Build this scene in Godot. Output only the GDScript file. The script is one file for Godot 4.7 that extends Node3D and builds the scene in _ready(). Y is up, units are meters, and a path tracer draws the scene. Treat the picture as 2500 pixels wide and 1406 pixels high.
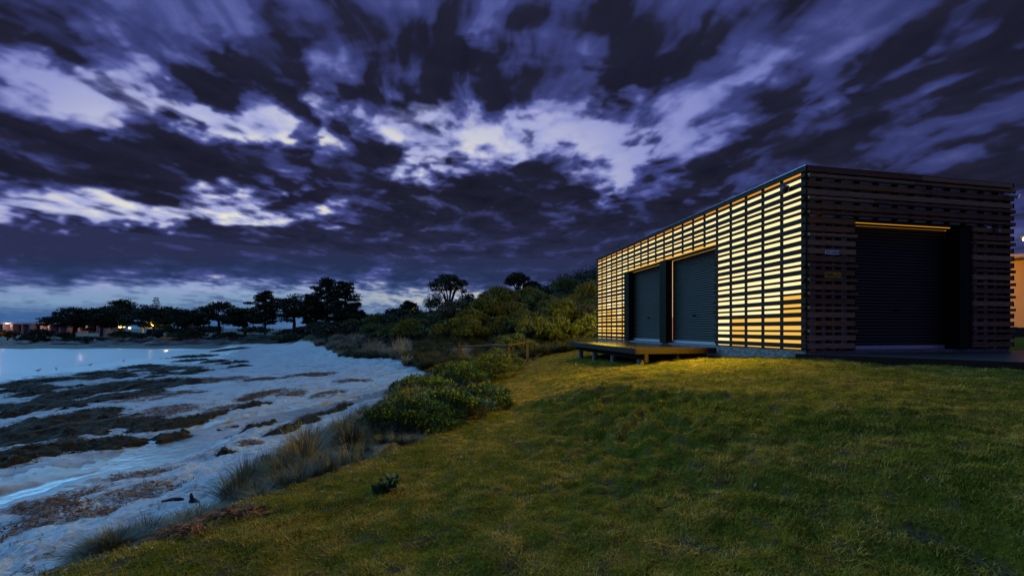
extends Node3D
# A slatted timber boat shed glowing at dusk on a grassy rise above a beach.
# x is to the right, y up, -z away from the camera; the water stands at y = 0.

const SEA := 0.0
const EYE := 4.2
const BASE := 3.7               # ground floor of the shed
const SHED_AT := Vector3(6.65, 3.7, -9.0)
const SHED_TURN := 10.3         # degrees

var rng := RandomNumberGenerator.new()
var noise_a := FastNoiseLite.new()
var noise_b := FastNoiseLite.new()
var noise_c := FastNoiseLite.new()
var names := {}
var M := {}

# ------------------------------------------------------------------ helpers
class MB:
	var v := PackedVector3Array()
	var n := PackedVector3Array()
	var c := PackedColorArray()
	var uv := PackedVector2Array()
	var idx := PackedInt32Array()
	func tri(p: Vector3, q: Vector3, r: Vector3, col := Color.WHITE) -> void:
		var k := v.size()
		v.append(p); v.append(q); v.append(r)
		c.append(col); c.append(col); c.append(col)
		idx.append(k); idx.append(k + 1); idx.append(k + 2)
	func quad(p: Vector3, q: Vector3, r: Vector3, s: Vector3, col := Color.WHITE) -> void:
		var k := v.size()
		v.append(p); v.append(q); v.append(r); v.append(s)
		c.append(col); c.append(col); c.append(col); c.append(col)
		idx.append(k); idx.append(k + 1); idx.append(k + 2)
		idx.append(k); idx.append(k + 2); idx.append(k + 3)
	func box(lo: Vector3, hi: Vector3, col := Color.WHITE, t := Transform3D.IDENTITY) -> void:
		var p := []
		for i in 8:
			p.append(t * Vector3(hi.x if i & 1 else lo.x, hi.y if i & 2 else lo.y, hi.z if i & 4 else lo.z))
		quad(p[4], p[6], p[7], p[5], col)
		quad(p[1], p[3], p[2], p[0], col)
		quad(p[5], p[7], p[3], p[1], col)
		quad(p[0], p[2], p[6], p[4], col)
		quad(p[6], p[2], p[3], p[7], col)
		quad(p[0], p[4], p[5], p[1], col)
	func tube(pts: Array, radii: Array, sides := 6, col := Color.WHITE) -> void:
		var first := v.size()
		for i in pts.size():
			var a: Vector3 = pts[maxi(i - 1, 0)]
			var b: Vector3 = pts[mini(i + 1, pts.size() - 1)]
			var d := (b - a).normalized()
			var s := d.cross(Vector3(0.31, 0.17, 0.93)).normalized()
			var u := d.cross(s)
			for k in sides:
				var an := TAU * k / sides
				v.append(pts[i] + (s * cos(an) + u * sin(an)) * float(radii[i]))
				c.append(col)
		for i in pts.size() - 1:
			for k in sides:
				var p := first + i * sides + k
				var q := first + i * sides + (k + 1) % sides
				idx.append(p); idx.append(p + sides); idx.append(q)
				idx.append(q); idx.append(p + sides); idx.append(q + sides)
		for k in range(1, sides - 1):
			var e := first + (pts.size() - 1) * sides
			idx.append(e); idx.append(e + k + 1); idx.append(e + k)
	func mesh(mat: Material) -> ArrayMesh:
		var a := []
		a.resize(Mesh.ARRAY_MAX)
		a[Mesh.ARRAY_VERTEX] = v
		a[Mesh.ARRAY_INDEX] = idx
		if c.size() == v.size():
			a[Mesh.ARRAY_COLOR] = c
		if n.size() == v.size():
			a[Mesh.ARRAY_NORMAL] = n
		if uv.size() == v.size():
			a[Mesh.ARRAY_TEX_UV] = uv
		var m := ArrayMesh.new()
		m.add_surface_from_arrays(Mesh.PRIMITIVE_TRIANGLES, a)
		m.surface_set_material(0, mat)
		return m

func numbered(called: String) -> String:
	var k: int = names.get(called, 0)
	names[called] = k + 1
	return called if k == 0 else "%s_%03d" % [called, k]

func tag(o: Node3D, label: String, category := "", group := "", kind := "") -> Node3D:
	if label: o.set_meta("label", label)
	if category: o.set_meta("category", category)
	if group: o.set_meta("group", group)
	if kind: o.set_meta("kind", kind)
	return o

# one named mesh under a parent (parts keep plain names, add_child numbers them)
func part(called: String, m: Mesh, parent: Node3D, at := Transform3D.IDENTITY) -> MeshInstance3D:
	var o := MeshInstance3D.new()
	o.mesh = m
	o.transform = at
	if parent == self:
		o.name = numbered(called)
		add_child(o)
	else:
		var k := 0
		var nm := called
		while parent.has_node(nm):
			k = int(parent.get_meta("n_" + called, 0)) + 1
			parent.set_meta("n_" + called, k)
			nm = "%s_%03d" % [called, k]
		o.name = nm
		parent.add_child(o)
	return o

func thing(called: String, label: String, category: String, at := Transform3D.IDENTITY, group := "") -> Node3D:
	var o := Node3D.new()
	o.name = numbered(called)
	add_child(o)
	o.transform = at
	tag(o, label, category, group)
	return o

func copy(src: Node3D, label: String, at: Transform3D, group := "") -> Node3D:
	var o: Node3D = src.duplicate()
	o.name = numbered(String(src.name).rstrip("0123456789_"))
	add_child(o)
	o.transform = at
	tag(o, label, "", group)
	return o

func boxm(size: Vector3, mat: Material) -> BoxMesh:
	var b := BoxMesh.new()
	b.size = size
	b.material = mat
	return b

func bp(called: String, lo: Vector3, hi: Vector3, mat: Material, parent: Node3D) -> MeshInstance3D:
	return part(called, boxm(hi - lo, mat), parent, Transform3D(Basis(), (lo + hi) * 0.5))

func mat(col: Color, rough := 0.8, vc := false) -> StandardMaterial3D:
	var m := StandardMaterial3D.new()
	m.albedo_color = col.linear_to_srgb()      # given as real-world (linear) base colours
	m.roughness = rough
	m.vertex_color_use_as_albedo = vc
	m.metallic_specular = 0.35
	return m

func glow(col: Color) -> StandardMaterial3D:
	var m := StandardMaterial3D.new()
	m.albedo_color = Color(0.2, 0.2, 0.2)
	m.emission_enabled = true
	var k := maxf(maxf(col.r, col.g), maxf(col.b, 1e-4))
	m.emission = Color(col.r / k, col.g / k, col.b / k).linear_to_srgb()
	m.emission_energy_multiplier = k / 1.6
	return m

func img_tex(w: int, h: int, f: Callable) -> ImageTexture:
	var im := Image.create(w, h, false, Image.FORMAT_RGB8)
	for y in h:
		for x in w:
			im.set_pixel(x, y, f.call(x, y))
	return ImageTexture.create_from_image(im)

func noise_tex(freq: float, seed_: int, size := 512, oct := 5, lo := Color.BLACK, hi := Color.WHITE) -> NoiseTexture2D:
	var t := NoiseTexture2D.new()
	var f := FastNoiseLite.new()
	f.seed = seed_
	f.frequency = freq
	f.fractal_octaves = oct
	t.noise = f
	t.width = size
	t.height = size
	t.seamless = true
	var g := Gradient.new()
	g.set_color(0, lo)
	g.set_color(1, hi)
	t.color_ramp = g
	return t

func interp(t: Array, x: float) -> float:
	if x <= t[0][0]: return t[0][1]
	for i in range(1, t.size()):
		if x <= t[i][0]:
			return lerpf(t[i - 1][1], t[i][1], (x - t[i - 1][0]) / (t[i][0] - t[i - 1][0]))
	return t[-1][1]

# ------------------------------------------------------------------ sky
const SKY_W := 3072
const SKY_H := 1536
var sky_bytes: PackedFloat32Array
var ctrl := PackedFloat32Array()
const CU := 480
const CV := 200
var sky_rows := []
var sky_n1 := FastNoiseLite.new()
var sky_n2 := FastNoiseLite.new()
var sky_n3 := FastNoiseLite.new()

# cloud masses: direction (across, up, in thousandths of the tangent), half sizes, tilt in degrees, weight (below 0: a gap)
const CLOUDS := [
	[-1225,790,210,80,-20,1.0], [-1130,720,130,40,-25,0.8], [-880,790,120,70,-35,0.55], [-740,700,60,25,-50,0.6],
	[-850,640,150,26,-35,0.75], [-730,590,110,32,-38,0.7], [-590,750,170,64,-10,0.8], [-560,680,90,40,-20,0.7], [-610,620,130,55,-32,0.85], [-560,560,80,40,-25,0.6],
	[-230,700,150,70,-5,0.75], [-130,650,60,80,-20,0.7], [-385,555,25,60,-10,0.55], [0,790,200,40,0,0.25],
	[-1150,450,180,75,0,1.0], [-950,430,180,60,0,1.0], [-800,440,160,65,0,1.05], [-620,420,120,65,10,1.0], [-525,480,36,70,0,0.95], [-930,345,110,34,-8,0.8], [-1250,470,150,80,0,0.9],
	[-400,395,120,55,18,0.95], [-480,330,110,35,8,0.65], [-330,440,70,36,25,0.7], [-250,320,200,60,-4,1.0], [-60,285,220,75,-6,1.0], [110,280,190,70,-4,1.0], [-300,455,50,20,20,0.55],
	[-500,215,560,52,0,1.05], [-1100,185,300,50,-2,1.0], [-150,190,380,66,0,1.05], [200,170,330,70,0,1.0], [-810,240,110,25,-6,0.65], [-1200,225,150,34,-4,0.75],
	[60,610,105,55,8,0.85], [300,640,110,58,8,0.9], [170,780,150,50,5,0.6], [270,600,55,60,0,0.55], [80,420,120,30,18,0.85], [60,350,150,55,10,0.8], [-10,390,60,20,0,0.5],
	[645,590,110,36,18,0.8], [720,475,190,52,22,1.0], [560,455,90,40,10,0.8], [900,545,200,60,26,0.75], [1030,480,180,40,18,0.5], [1180,780,260,60,14,0.6], [690,790,200,50,20,0.8], [960,690,150,36,26,0.4],
	[1260,640,120,50,20,0.5], [380,285,100,40,6,0.95], [460,380,55,20,10,0.6], [520,400,40,18,10,0.5], [340,390,50,20,10,0.5], [330,470,40,20,10,0.3], [1150,400,260,36,10,0.55], [850,410,60,20,10,0.6],
	[700,370,420,60,10,0.55], [420,215,160,60,-4,0.7], [330,270,90,36,-6,0.5],[-820,500,40,20,-20,0.4],[-40,560,30,60,10,0.45], [330,200,260,60,0,0.9], [560,180,200,60,0,0.6], [900,480,60,30,20,0.4], [1200,330,300,60,10,0.6], [-1000,215,400,40,-2,0.6], [-700,190,300,50,0,0.5], [620,330,60,20,10,-0.3],
	[490,660,70,50,8,0.45], [420,735,110,50,10,0.5], [1250,470,80,50,20,0.5], [1400,600,150,200,20,0.6],
	[-1000,600,270,70,-20,-1.0], [-690,520,170,36,-14,-0.7], [-560,540,50,60,0,-0.6], [-1180,545,120,30,-10,-0.6], [-900,300,330,36,-2,-0.6], [-300,480,60,30,-10,-0.6], [-150,600,80,50,-10,-0.4], [480,440,90,80,10,-0.4], [-250,205,900,60,0,0.35], [-1180,620,140,55,-20,-0.8], [-660,510,140,28,-12,-0.9], [-640,550,50,45,-10,-0.8], [-480,590,26,60,0,-0.9], [-470,500,40,40,0,-0.5], [-260,540,110,40,-5,-0.6],
	[-60,480,170,56,-12,-0.5], [-180,410,150,36,-16,-0.8], [60,500,120,30,-14,-0.6], [200,520,110,40,-10,-0.6], [300,450,140,50,-6,-0.6], [420,520,100,80,10,-0.6], [250,400,60,60,0,-0.8], [260,330,40,30,-20,-0.7],
	[-530,380,34,28,30,-0.9], [-570,345,90,20,10,-0.8], [-760,365,40,16,0,-0.8], [-880,320,60,30,0,-0.8], [-1100,300,240,40,-4,-0.85], [-900,280,130,30,0,-0.85], [-560,262,230,18,-2,-1.1], [-480,285,100,14,0,-0.5],
	[-1050,85,360,17,0,-1.3], [-560,92,240,13,0,-0.9], [-300,72,160,22,0,-0.9], [-60,90,110,9,0,-1.3], [-420,118,90,12,0,-0.5],
	[540,690,70,60,15,-0.6], [640,660,130,26,26,-0.7], [820,700,70,22,24,-0.5], [1140,440,120,20,20,-0.45], [560,530,60,50,15,-0.4], [0,740,130,34,0,-0.6], [-400,690,40,70,-20,-0.45], [-700,790,40,60,-30,-0.4],
]

func sky_ctrl() -> void:
	ctrl.resize(CU * CV)
	for b in CLOUDS:
		var cx: float = b[0] / 1000.0
		var cy: float = b[1] / 1000.0
		var rx: float = b[2] / 1000.0
		var ry: float = b[3] / 1000.0
		var an := deg_to_rad(float(b[4]))
		var reach := maxf(rx, ry) * 2.2
		var i0 := clampi(int((cx - reach + 2.4) / 4.8 * CU), 0, CU - 1)
		var i1 := clampi(int((cx + reach + 2.4) / 4.8 * CU) + 1, 0, CU - 1)
		var j0 := clampi(int((cy - reach) / 2.0 * CV), 0, CV - 1)
		var j1 := clampi(int((cy + reach) / 2.0 * CV) + 1, 0, CV - 1)
		for j in range(j0, j1 + 1):
			for i in range(i0, i1 + 1):
				var dx := (i + 0.5) / CU * 4.8 - 2.4 - cx
				var dy := (j + 0.5) / CV * 2.0 - cy
				var p := (dx * cos(an) + dy * sin(an)) / rx
				var q := (-dx * sin(an) + dy * cos(an)) / ry
				var r := p * p + q * q
				if r < 4.8:
					ctrl[j * CU + i] += float(b[5]) * exp(-r * r * 0.55) if b[5] > 0.0 else float(b[5]) * exp(-r)

func ctrl_at(u: float, w: float) -> float:
	var fx := clampf((u + 2.4) / 4.8 * CU - 0.5, 0.0, CU - 1.001)
	var fy := clampf(w / 2.0 * CV - 0.5, 0.0, CV - 1.001)
	var i := int(fx)
	var j := int(fy)
	fx -= i
	fy -= j
	var k := j * CU + i
	return lerpf(lerpf(ctrl[k], ctrl[k + 1], fx), lerpf(ctrl[k + CU], ctrl[k + CU + 1], fx), fy)

func mixc(a: Vector3, b: Vector3, t: float) -> Vector3:
	return a + (b - a) * clampf(t, 0.0, 1.0)

func sky_row(j: int) -> void:
	var out := PackedFloat32Array()
	out.resize(SKY_W * 3)
	var el := (0.5 - (j + 0.5) / SKY_H) * PI
	if el < -0.02:
		for i in SKY_W:
			out[i * 3] = 0.02; out[i * 3 + 1] = 0.022; out[i * 3 + 2] = 0.03
		sky_rows[j] = out
		return
	var y := sin(maxf(el, 0.0015))
	var flat := cos(el)
	for i in SKY_W:
		var th := wrapf((i + 0.5) / SKY_W * TAU, -PI, PI)
		var x := sin(th) * flat
		var z := cos(th) * flat            # ahead
		# the cloud sheet, overhead plane with a little curve; it drifts towards a point left of ahead
		var t := 1.0 / (y + 0.09)
		var px := (x * 0.989 + z * 0.153) * t
		var pz := (z * 0.989 - x * 0.153) * t
		var swirl := sky_n3.get_noise_2d(px * 1.6 + 9.0, pz * 1.6)
		var long := lerpf(1.75, 0.80, clampf((y - 0.16) / 0.34, 0.0, 1.0))      # smeared more overhead, where it moved fastest
		var streak := sky_n1.get_noise_2d(px * 2.3 + swirl * 0.24, pz * long + swirl * 0.16)
		var fine := sky_n2.get_noise_2d(px * 6.5 + swirl * 0.4, pz * long * 2.7)
		var veil := sky_n1.get_noise_2d(px * 1.1 + 31.0, pz * 0.30)
		var front := clampf((z - 0.12) / 0.16, 0.0, 1.0)
		var u := clampf(x / maxf(z, 0.12), -2.4, 2.4)
		var w := y / maxf(z, 0.12)
		var bias := 0.0
		if front > 0.0:
			var wx := sky_n3.get_noise_2d(u * 4.0, w * 9.0) * 0.075 + sky_n3.get_noise_2d(u * 13.0, w * 30.0 + 7.0) * 0.03
			var wy := sky_n3.get_noise_2d(u * 4.0 + 40.0, w * 9.0) * 0.040 + sky_n3.get_noise_2d(u * 13.0 + 60.0, w * 30.0) * 0.016
			bias = ctrl_at(u + wx, w + wy) * front * clampf((1.05 - w) / 0.25, 0.0, 1.0)
		var dark := clampf(bias, 0.0, 1.15)
		var gap := clampf(-bias, 0.0, 1.0)
		var low := clampf((0.17 - y) / 0.17, 0.0, 1.0)
		var band := sky_n3.get_noise_2d(th * 7.0, y * 110.0)
		var puff := lerpf(streak * 1.05 + fine * 0.55, band * 0.45 + fine * 0.30, low * 0.8)
		var behind := (1.0 - front) * (0.16 - clampf((y - 0.32) * 2.6, 0.0, 0.50))
		var dn := 0.40 + behind + dark * 0.42 - gap * 0.33 + puff * (1.0 - 0.58 * minf(dark, 1.0)) * (0.35 + 0.65 * clampf(y / 0.10, 0.0, 1.0))
		var d := smoothstep(0.22, 0.86, dn)
		# the air between: bright where the day has just gone, violet blue to the right and overhead
		var g := exp(-pow((u + 0.55) / 0.90, 2.0) - pow((w - 0.36) / 0.36, 2.0)) * front
		var lift := clampf(gap * 0.62 + 0.42 * g + veil * 0.45 + (0.35 - dn) * 0.55 - fine * 0.25, 0.0, 1.0)
		var air := mixc(Vector3(0.060, 0.074, 0.250), Vector3(0.155, 0.178, 0.50), lift * 1.3)
		air = mixc(air, Vector3(0.40, 0.43, 0.70), clampf(lift * 1.7 - 0.55, 0.0, 1.0) * clampf(g * 1.6, 0.0, 1.0))
		air = air * (1.0 - 0.45 * clampf((u - 0.55) / 0.8, 0.0, 1.0) * front + 0.10 * (1.0 - front))
		air = mixc(air, Vector3(0.82, 0.79, 0.66), clampf((0.14 - dn) * 2.4, 0.0, 1.0) * clampf(g * 1.9 - 0.70, 0.0, 1.0) * clampf((0.62 - w) / 0.2, 0.25, 1.0))
		var left := clampf((0.0 - u) / 0.9 + 0.25, 0.0, 1.0) * front
		var down := clampf((0.135 - w) / 0.06, 0.0, 1.0)
		air = mixc(air, mixc(Vector3(0.10, 0.14, 0.27), Vector3(0.20, 0.32, 0.50), left), down)
		air = mixc(air, Vector3(0.055, 0.14, 0.33), clampf((0.066 - w) / 0.03, 0.0, 1.0) * left)
		if u > -0.5 and u < 0.3:
			air = mixc(air, Vector3(0.66, 0.64, 0.56), down * clampf((0.34 - dn) * 2.6, 0.0, 0.9) * clampf(1.0 - absf(u + 0.15) / 0.35, 0.0, 1.0))
		var cloud := mixc(Vector3(0.0115, 0.0120, 0.0270), Vector3(0.020, 0.025, 0.068), clampf((0.30 - w) / 0.15, 0.0, 1.0))
		cloud = mixc(cloud, Vector3(0.017, 0.044, 0.135), clampf((0.19 - w) / 0.1, 0.0, 1.0) * clampf(left + 0.15, 0.0, 1.0))
		cloud *= 1.0 + clampf((1.0 - dn) * 1.0, -0.1, 0.8) + 0.5 * fine
		var c := mixc(air, cloud, d)
		# half thin cloud keeps a violet tone
		c = mixc(c, Vector3(0.040, 0.051, 0.195), 0.55 * d * (1.0 - d) * 4.0 * (1.0 - low))
		out[i * 3] = maxf(c.x, 0.004)
		out[i * 3 + 1] = maxf(c.y, 0.004)
		out[i * 3 + 2] = maxf(c.z, 0.010)
	sky_rows[j] = out

func make_sky() -> Sky:
	sky_ctrl()
	sky_n1.seed = 11; sky_n1.frequency = 1.0; sky_n1.fractal_octaves = 5; sky_n1.fractal_gain = 0.52
	sky_n2.seed = 23; sky_n2.frequency = 1.0; sky_n2.fractal_octaves = 4
	sky_n3.seed = 37; sky_n3.frequency = 1.0; sky_n3.fractal_octaves = 4
	sky_rows.resize(SKY_H)
	var job := WorkerThreadPool.add_group_task(sky_row, SKY_H)
	WorkerThreadPool.wait_for_group_task_completion(job)
	var all := PackedFloat32Array()
	for r in sky_rows:
		all.append_array(r)
	sky_rows.clear()
	var im := Image.create_from_data(SKY_W, SKY_H, false, Image.FORMAT_RGBF, all.to_byte_array())
	var pm := PanoramaSkyMaterial.new()
	pm.panorama = ImageTexture.create_from_image(im)
	var s := Sky.new()
	s.sky_material = pm
	return s

# ------------------------------------------------------------------ terrain
# surveyed spots: x, distance ahead, height against the eye
const SPOTS := [
	[-46.86,62.40,-3.98], [-39.91,59.68,-3.50], [-29.55,47.87,-3.30], [-32.26,45.44,-3.60], [-29.43,52.01,-3.05], [-45.20,57.05,-4.05], [-41.53,66.18,-3.20], [-54.92,77.36,-3.90],
	[0,2.42,-1.5], [2.69,2.1,-1.3], [-3.09,2.61,-1.62], [-2.92,4,-1.8], [-2.4,5.18,-1.85], [-1.71,6.67,-1.9], [-0.68,9.47,-1.92], [-0.38,18.58,-1.95], [-3.2,24,-2.05], [0.94,24,-1.65],
	[3.1,20,-1.25], [2.9,16.5,-1.22], [3.9,11.2,-1.03], [6.1,11.9,-0.84], [6.4,9.3,-0.69], [8.6,6.7,-0.7], [12,5,-0.7], [16,12,-0.7], [14,24,-0.6], [9,18,-0.75],
	[1.87,7.26,-1.06], [2.75,5.94,-0.96], [3.31,4.29,-0.87], [4.61,3.9,-0.83], [1.32,7.55,-1.18], [3.21,8.9,-0.98], [0.29,5.68,-1.62], [0.67,4.34,-1.55], [1.54,3.33,-1.36], [2.15,2.78,-1.28],
	[2.88,2.44,-1.12], [0,8.88,-1.8], [0.79,9.6,-1.6], [0.85,16.53,-1.65], [1.38,5.35,-1.36], [1.9,4.11,-1.17], [0,3.92,-1.6], [-1.2,3.32,-1.7], [1.2,2.58,-1.4], [0,0,-1.45],
	[2,0,-1.25], [-2,0.5,-1.6], [4,-2,-1.1], [0,-4,-1.4], [-4,-4,-2], [12,-4,-0.9], [-4.66,3.63,-2.25], [-4.21,4.3,-2.2], [-3.28,4.25,-2], [-6.28,5.54,-2.55],
	[-6.27,6.41,-2.62], [-4.36,18.41,-2.5], [-6.75,13.12,-2.66], [-7.98,11.24,-2.74], [-8.19,8.38,-2.82], [-8.8,6.84,-2.9], [-16,5,-3.05], [-9,0,-2.7], [-20,0,-3.3], [-4.79,7.76,-2.45],
	[-4.14,10.05,-2.45], [-3.65,11.84,-2.4], [-11,11.25,-2.86], [-11.28,8.77,-2.95], [-20.3,15.79,-3.2], [-16.13,18.45,-2.98], [-12.04,21.28,-2.78], [-10.97,26.65,-2.66], [-46.65,36.28,-4.18], [-47.71,44.16,-4.18],
	[-51.57,52.77,-4.18], [-63.47,75.24,-4.18], [-64.89,86.4,-4], [-56.45,84.41,-3.3], [-27.77,59.97,-2.9], [-6.13,23.82,-2.5], [-12.64,35.1,-2.6], [-42.4,77.76,-2.8], [-31.96,32.7,-3.6], [-20.77,31.06,-3.1],
	[-27.87,21.67,-3.5], [-60,30,-5.2], [-80,60,-5.6], [-75,72,-5], [-40,10,-4.4], [-100,75,-5], [-150,60,-6], [-112,87,-4.1], [-90,88,-4], [-80,90,-3.7],
	[-112,95,-3], [-85,97,-2.8], [-70,98,-2.2], [-160,90,-4.1], [-160,100,-2.8], [-120,110,-2], [-80,110,-1.7], [-60,105,-1.5], [-150,150,-0.9], [-80,150,-1],
	[-50,95,-1.6], [-45,110,-0.8], [-200,300,-1.5], [0,400,-1.5], [200,300,-1], [-400,350,-1.5], [600,500,-1], [-900,900,-1.2], [900,900,-1], [0,1500,-1],
	[-41,80,-1.2], [-21,60,0.1], [-28,68,-0.7], [-12,50,0.7], [-6,42,0.6], [3.8,40,2], [9,40,2.4], [4,34,0.6], [9,30,0.2], [-3,36,-0.2],
	[-9,38,-1.2], [-14,46,-0.9], [-2,29,-1.5], [-7,28,-2.1], [3,27,-1.1], [6,24,-0.9], [14,70,7.5], [24,70,9.5], [3,62,4.6], [-6,58,2.3],
	[-14,66,1.4], [30,45,3], [40,80,8], [-10,100,1], [10,110,3],
]
var rbf_c := []
var rbf_w := PackedFloat64Array()
const GA0 := -9.0
const GA1 := 9.0
const GB0 := 0.6
const GB1 := 7.7
const GN := 520
const GM := 330
var hgrid := PackedFloat32Array()
var hrows := []

func to_ab(x: float, d: float) -> Vector2:
	return Vector2(x / (d + 8.0) * 2.2, log(d + 8.0))

func ker(r2: float) -> float:
	return r2 * log(r2) * 0.5 if r2 > 1e-12 else 0.0

func solve_terrain() -> void:
	var n := SPOTS.size()
	for s in SPOTS:
		rbf_c.append(to_ab(s[0], s[1]))
	var a := []
	for i in n + 3:
		var row := PackedFloat64Array()
		row.resize(n + 4)
		a.append(row)
	for i in n:
		for j in n:
			a[i][j] = ker((rbf_c[i] - rbf_c[j]).length_squared())
		a[i][i] += 0.0008
		a[i][n] = 1.0; a[i][n + 1] = rbf_c[i].x; a[i][n + 2] = rbf_c[i].y
		a[n][i] = 1.0; a[n + 1][i] = rbf_c[i].x; a[n + 2][i] = rbf_c[i].y
		a[i][n + 3] = SPOTS[i][2]
	var m := n + 3
	for k in m:
		var best := k
		for i in range(k + 1, m):
			if absf(a[i][k]) > absf(a[best][k]): best = i
		var sw = a[k]; a[k] = a[best]; a[best] = sw
		var pk: PackedFloat64Array = a[k]
		for i in range(k + 1, m):
			var f: float = a[i][k] / pk[k]
			if f == 0.0: continue
			var pi: PackedFloat64Array = a[i]
			for j in range(k, m + 1):
				pi[j] -= f * pk[j]
			a[i] = pi
	rbf_w.resize(m)
	for k in range(m - 1, -1, -1):
		var s: float = a[k][m]
		for j in range(k + 1, m):
			s -= a[k][j] * rbf_w[j]
		rbf_w[k] = s / a[k][k]
	hrows.resize(GM)
	var job := WorkerThreadPool.add_group_task(h_row, GM)
	WorkerThreadPool.wait_for_group_task_completion(job)
	for r in hrows:
		hgrid.append_array(r)
	hrows.clear()

func h_row(j: int) -> void:
	var out := PackedFloat32Array()
	out.resize(GN)
	var n := rbf_c.size()
	var b := lerpf(GB0, GB1, float(j) / (GM - 1))
	var ax := PackedFloat64Array()
	var bx := PackedFloat64Array()
	for p in rbf_c:
		ax.append(p.x)
		bx.append((p.y - b) * (p.y - b))
	for i in GN:
		var s := float(i) / (GN - 1) * 2.0 - 1.0
		var a := s * absf(s) * GA1
		var h := rbf_w[n] + rbf_w[n + 1] * a + rbf_w[n + 2] * b
		for k in n:
			var r2 := (ax[k] - a) * (ax[k] - a) + bx[k]
			if r2 > 1e-12:
				h += rbf_w[k] * r2 * log(r2) * 0.5
		out[i] = clampf(h, -6.5, 11.0)
	hrows[j] = out

# smooth lie of the land, before small relief
func land(x: float, d: float) -> float:
	var p := to_ab(x, maxf(d, -6.0))
	var s := sqrt(absf(clampf(p.x, GA0, GA1)) / GA1) * signf(p.x)
	var fx := clampf((s * 0.5 + 0.5) * (GN - 1), 0.0, GN - 1.001)
	var fy := clampf((p.y - GB0) / (GB1 - GB0) * (GM - 1), 0.0, GM - 1.001)
	var i := int(fx)
	var j := int(fy)
	fx -= i
	fy -= j
	var k := j * GN + i
	return EYE + lerpf(lerpf(hgrid[k], hgrid[k + 1], fx), lerpf(hgrid[k + GN], hgrid[k + GN + 1], fx), fy)

const LAWN_EDGE := [[-6, -2.6], [0, -2.9], [2.6, -3.05], [3.1, -3.06], [4.0, -2.92], [5.1, -2.36], [6.6, -1.75], [9.3, -0.75], [12.1, -0.70], [15, -1.0], [18.6, -1.7], [22, -2.8], [25, -3.6], [26, 9.0], [300, 60.0]]
const STRIP_EDGE := [[-6, -2.9], [0, -3.1], [2.6, -3.15], [3.3, -3.22], [4.5, -3.45], [6.4, -4.2], [8.1, -4.7], [12, -4.45], [16.2, -4.1], [20, -4.3], [23.5, -5.1], [28, -7.2], [33, -10.5], [39, -16], [60, -27.8], [80, -43.6], [85, -57], [92, -75], [94, -400]]
const CREST := [[-1.0, 11.0], [0.6, 8.6], [1.3, 7.6], [1.87, 7.1], [2.75, 5.85], [3.3, 4.5], [4.6, 3.7], [5.5, 3.2]]
const CREEK := [[-1.6, 19.6], [-4.36, 18.41], [-6.75, 13.12], [-7.98, 11.24], [-8.19, 8.38], [-9.10, 6.9], [-12.5, 5.6], [-18, 4.6]]

# distance to the creek's middle line and how far along it
func creek(x: float, d: float) -> Vector2:
	var best := Vector2(99, 0)
	if x > 0.5 or d > 24.0 or x < -19.0: return best
	var wob := noise_b.get_noise_2d(x * 0.5, d * 0.5) * 0.5
	var p := Vector2(x + wob, d + wob * 0.6)
	var along := 0.0
	for i in CREEK.size() - 1:
		var a := Vector2(CREEK[i][0], CREEK[i][1])
		var b := Vector2(CREEK[i + 1][0], CREEK[i + 1][1])
		var t := clampf((p - a).dot(b - a) / (b - a).length_squared(), 0.0, 1.0)
		var q := p.distance_to(a.lerp(b, t))
		if q < best.x:
			best = Vector2(q, along + t)
		along += 1.0
	return best

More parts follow.
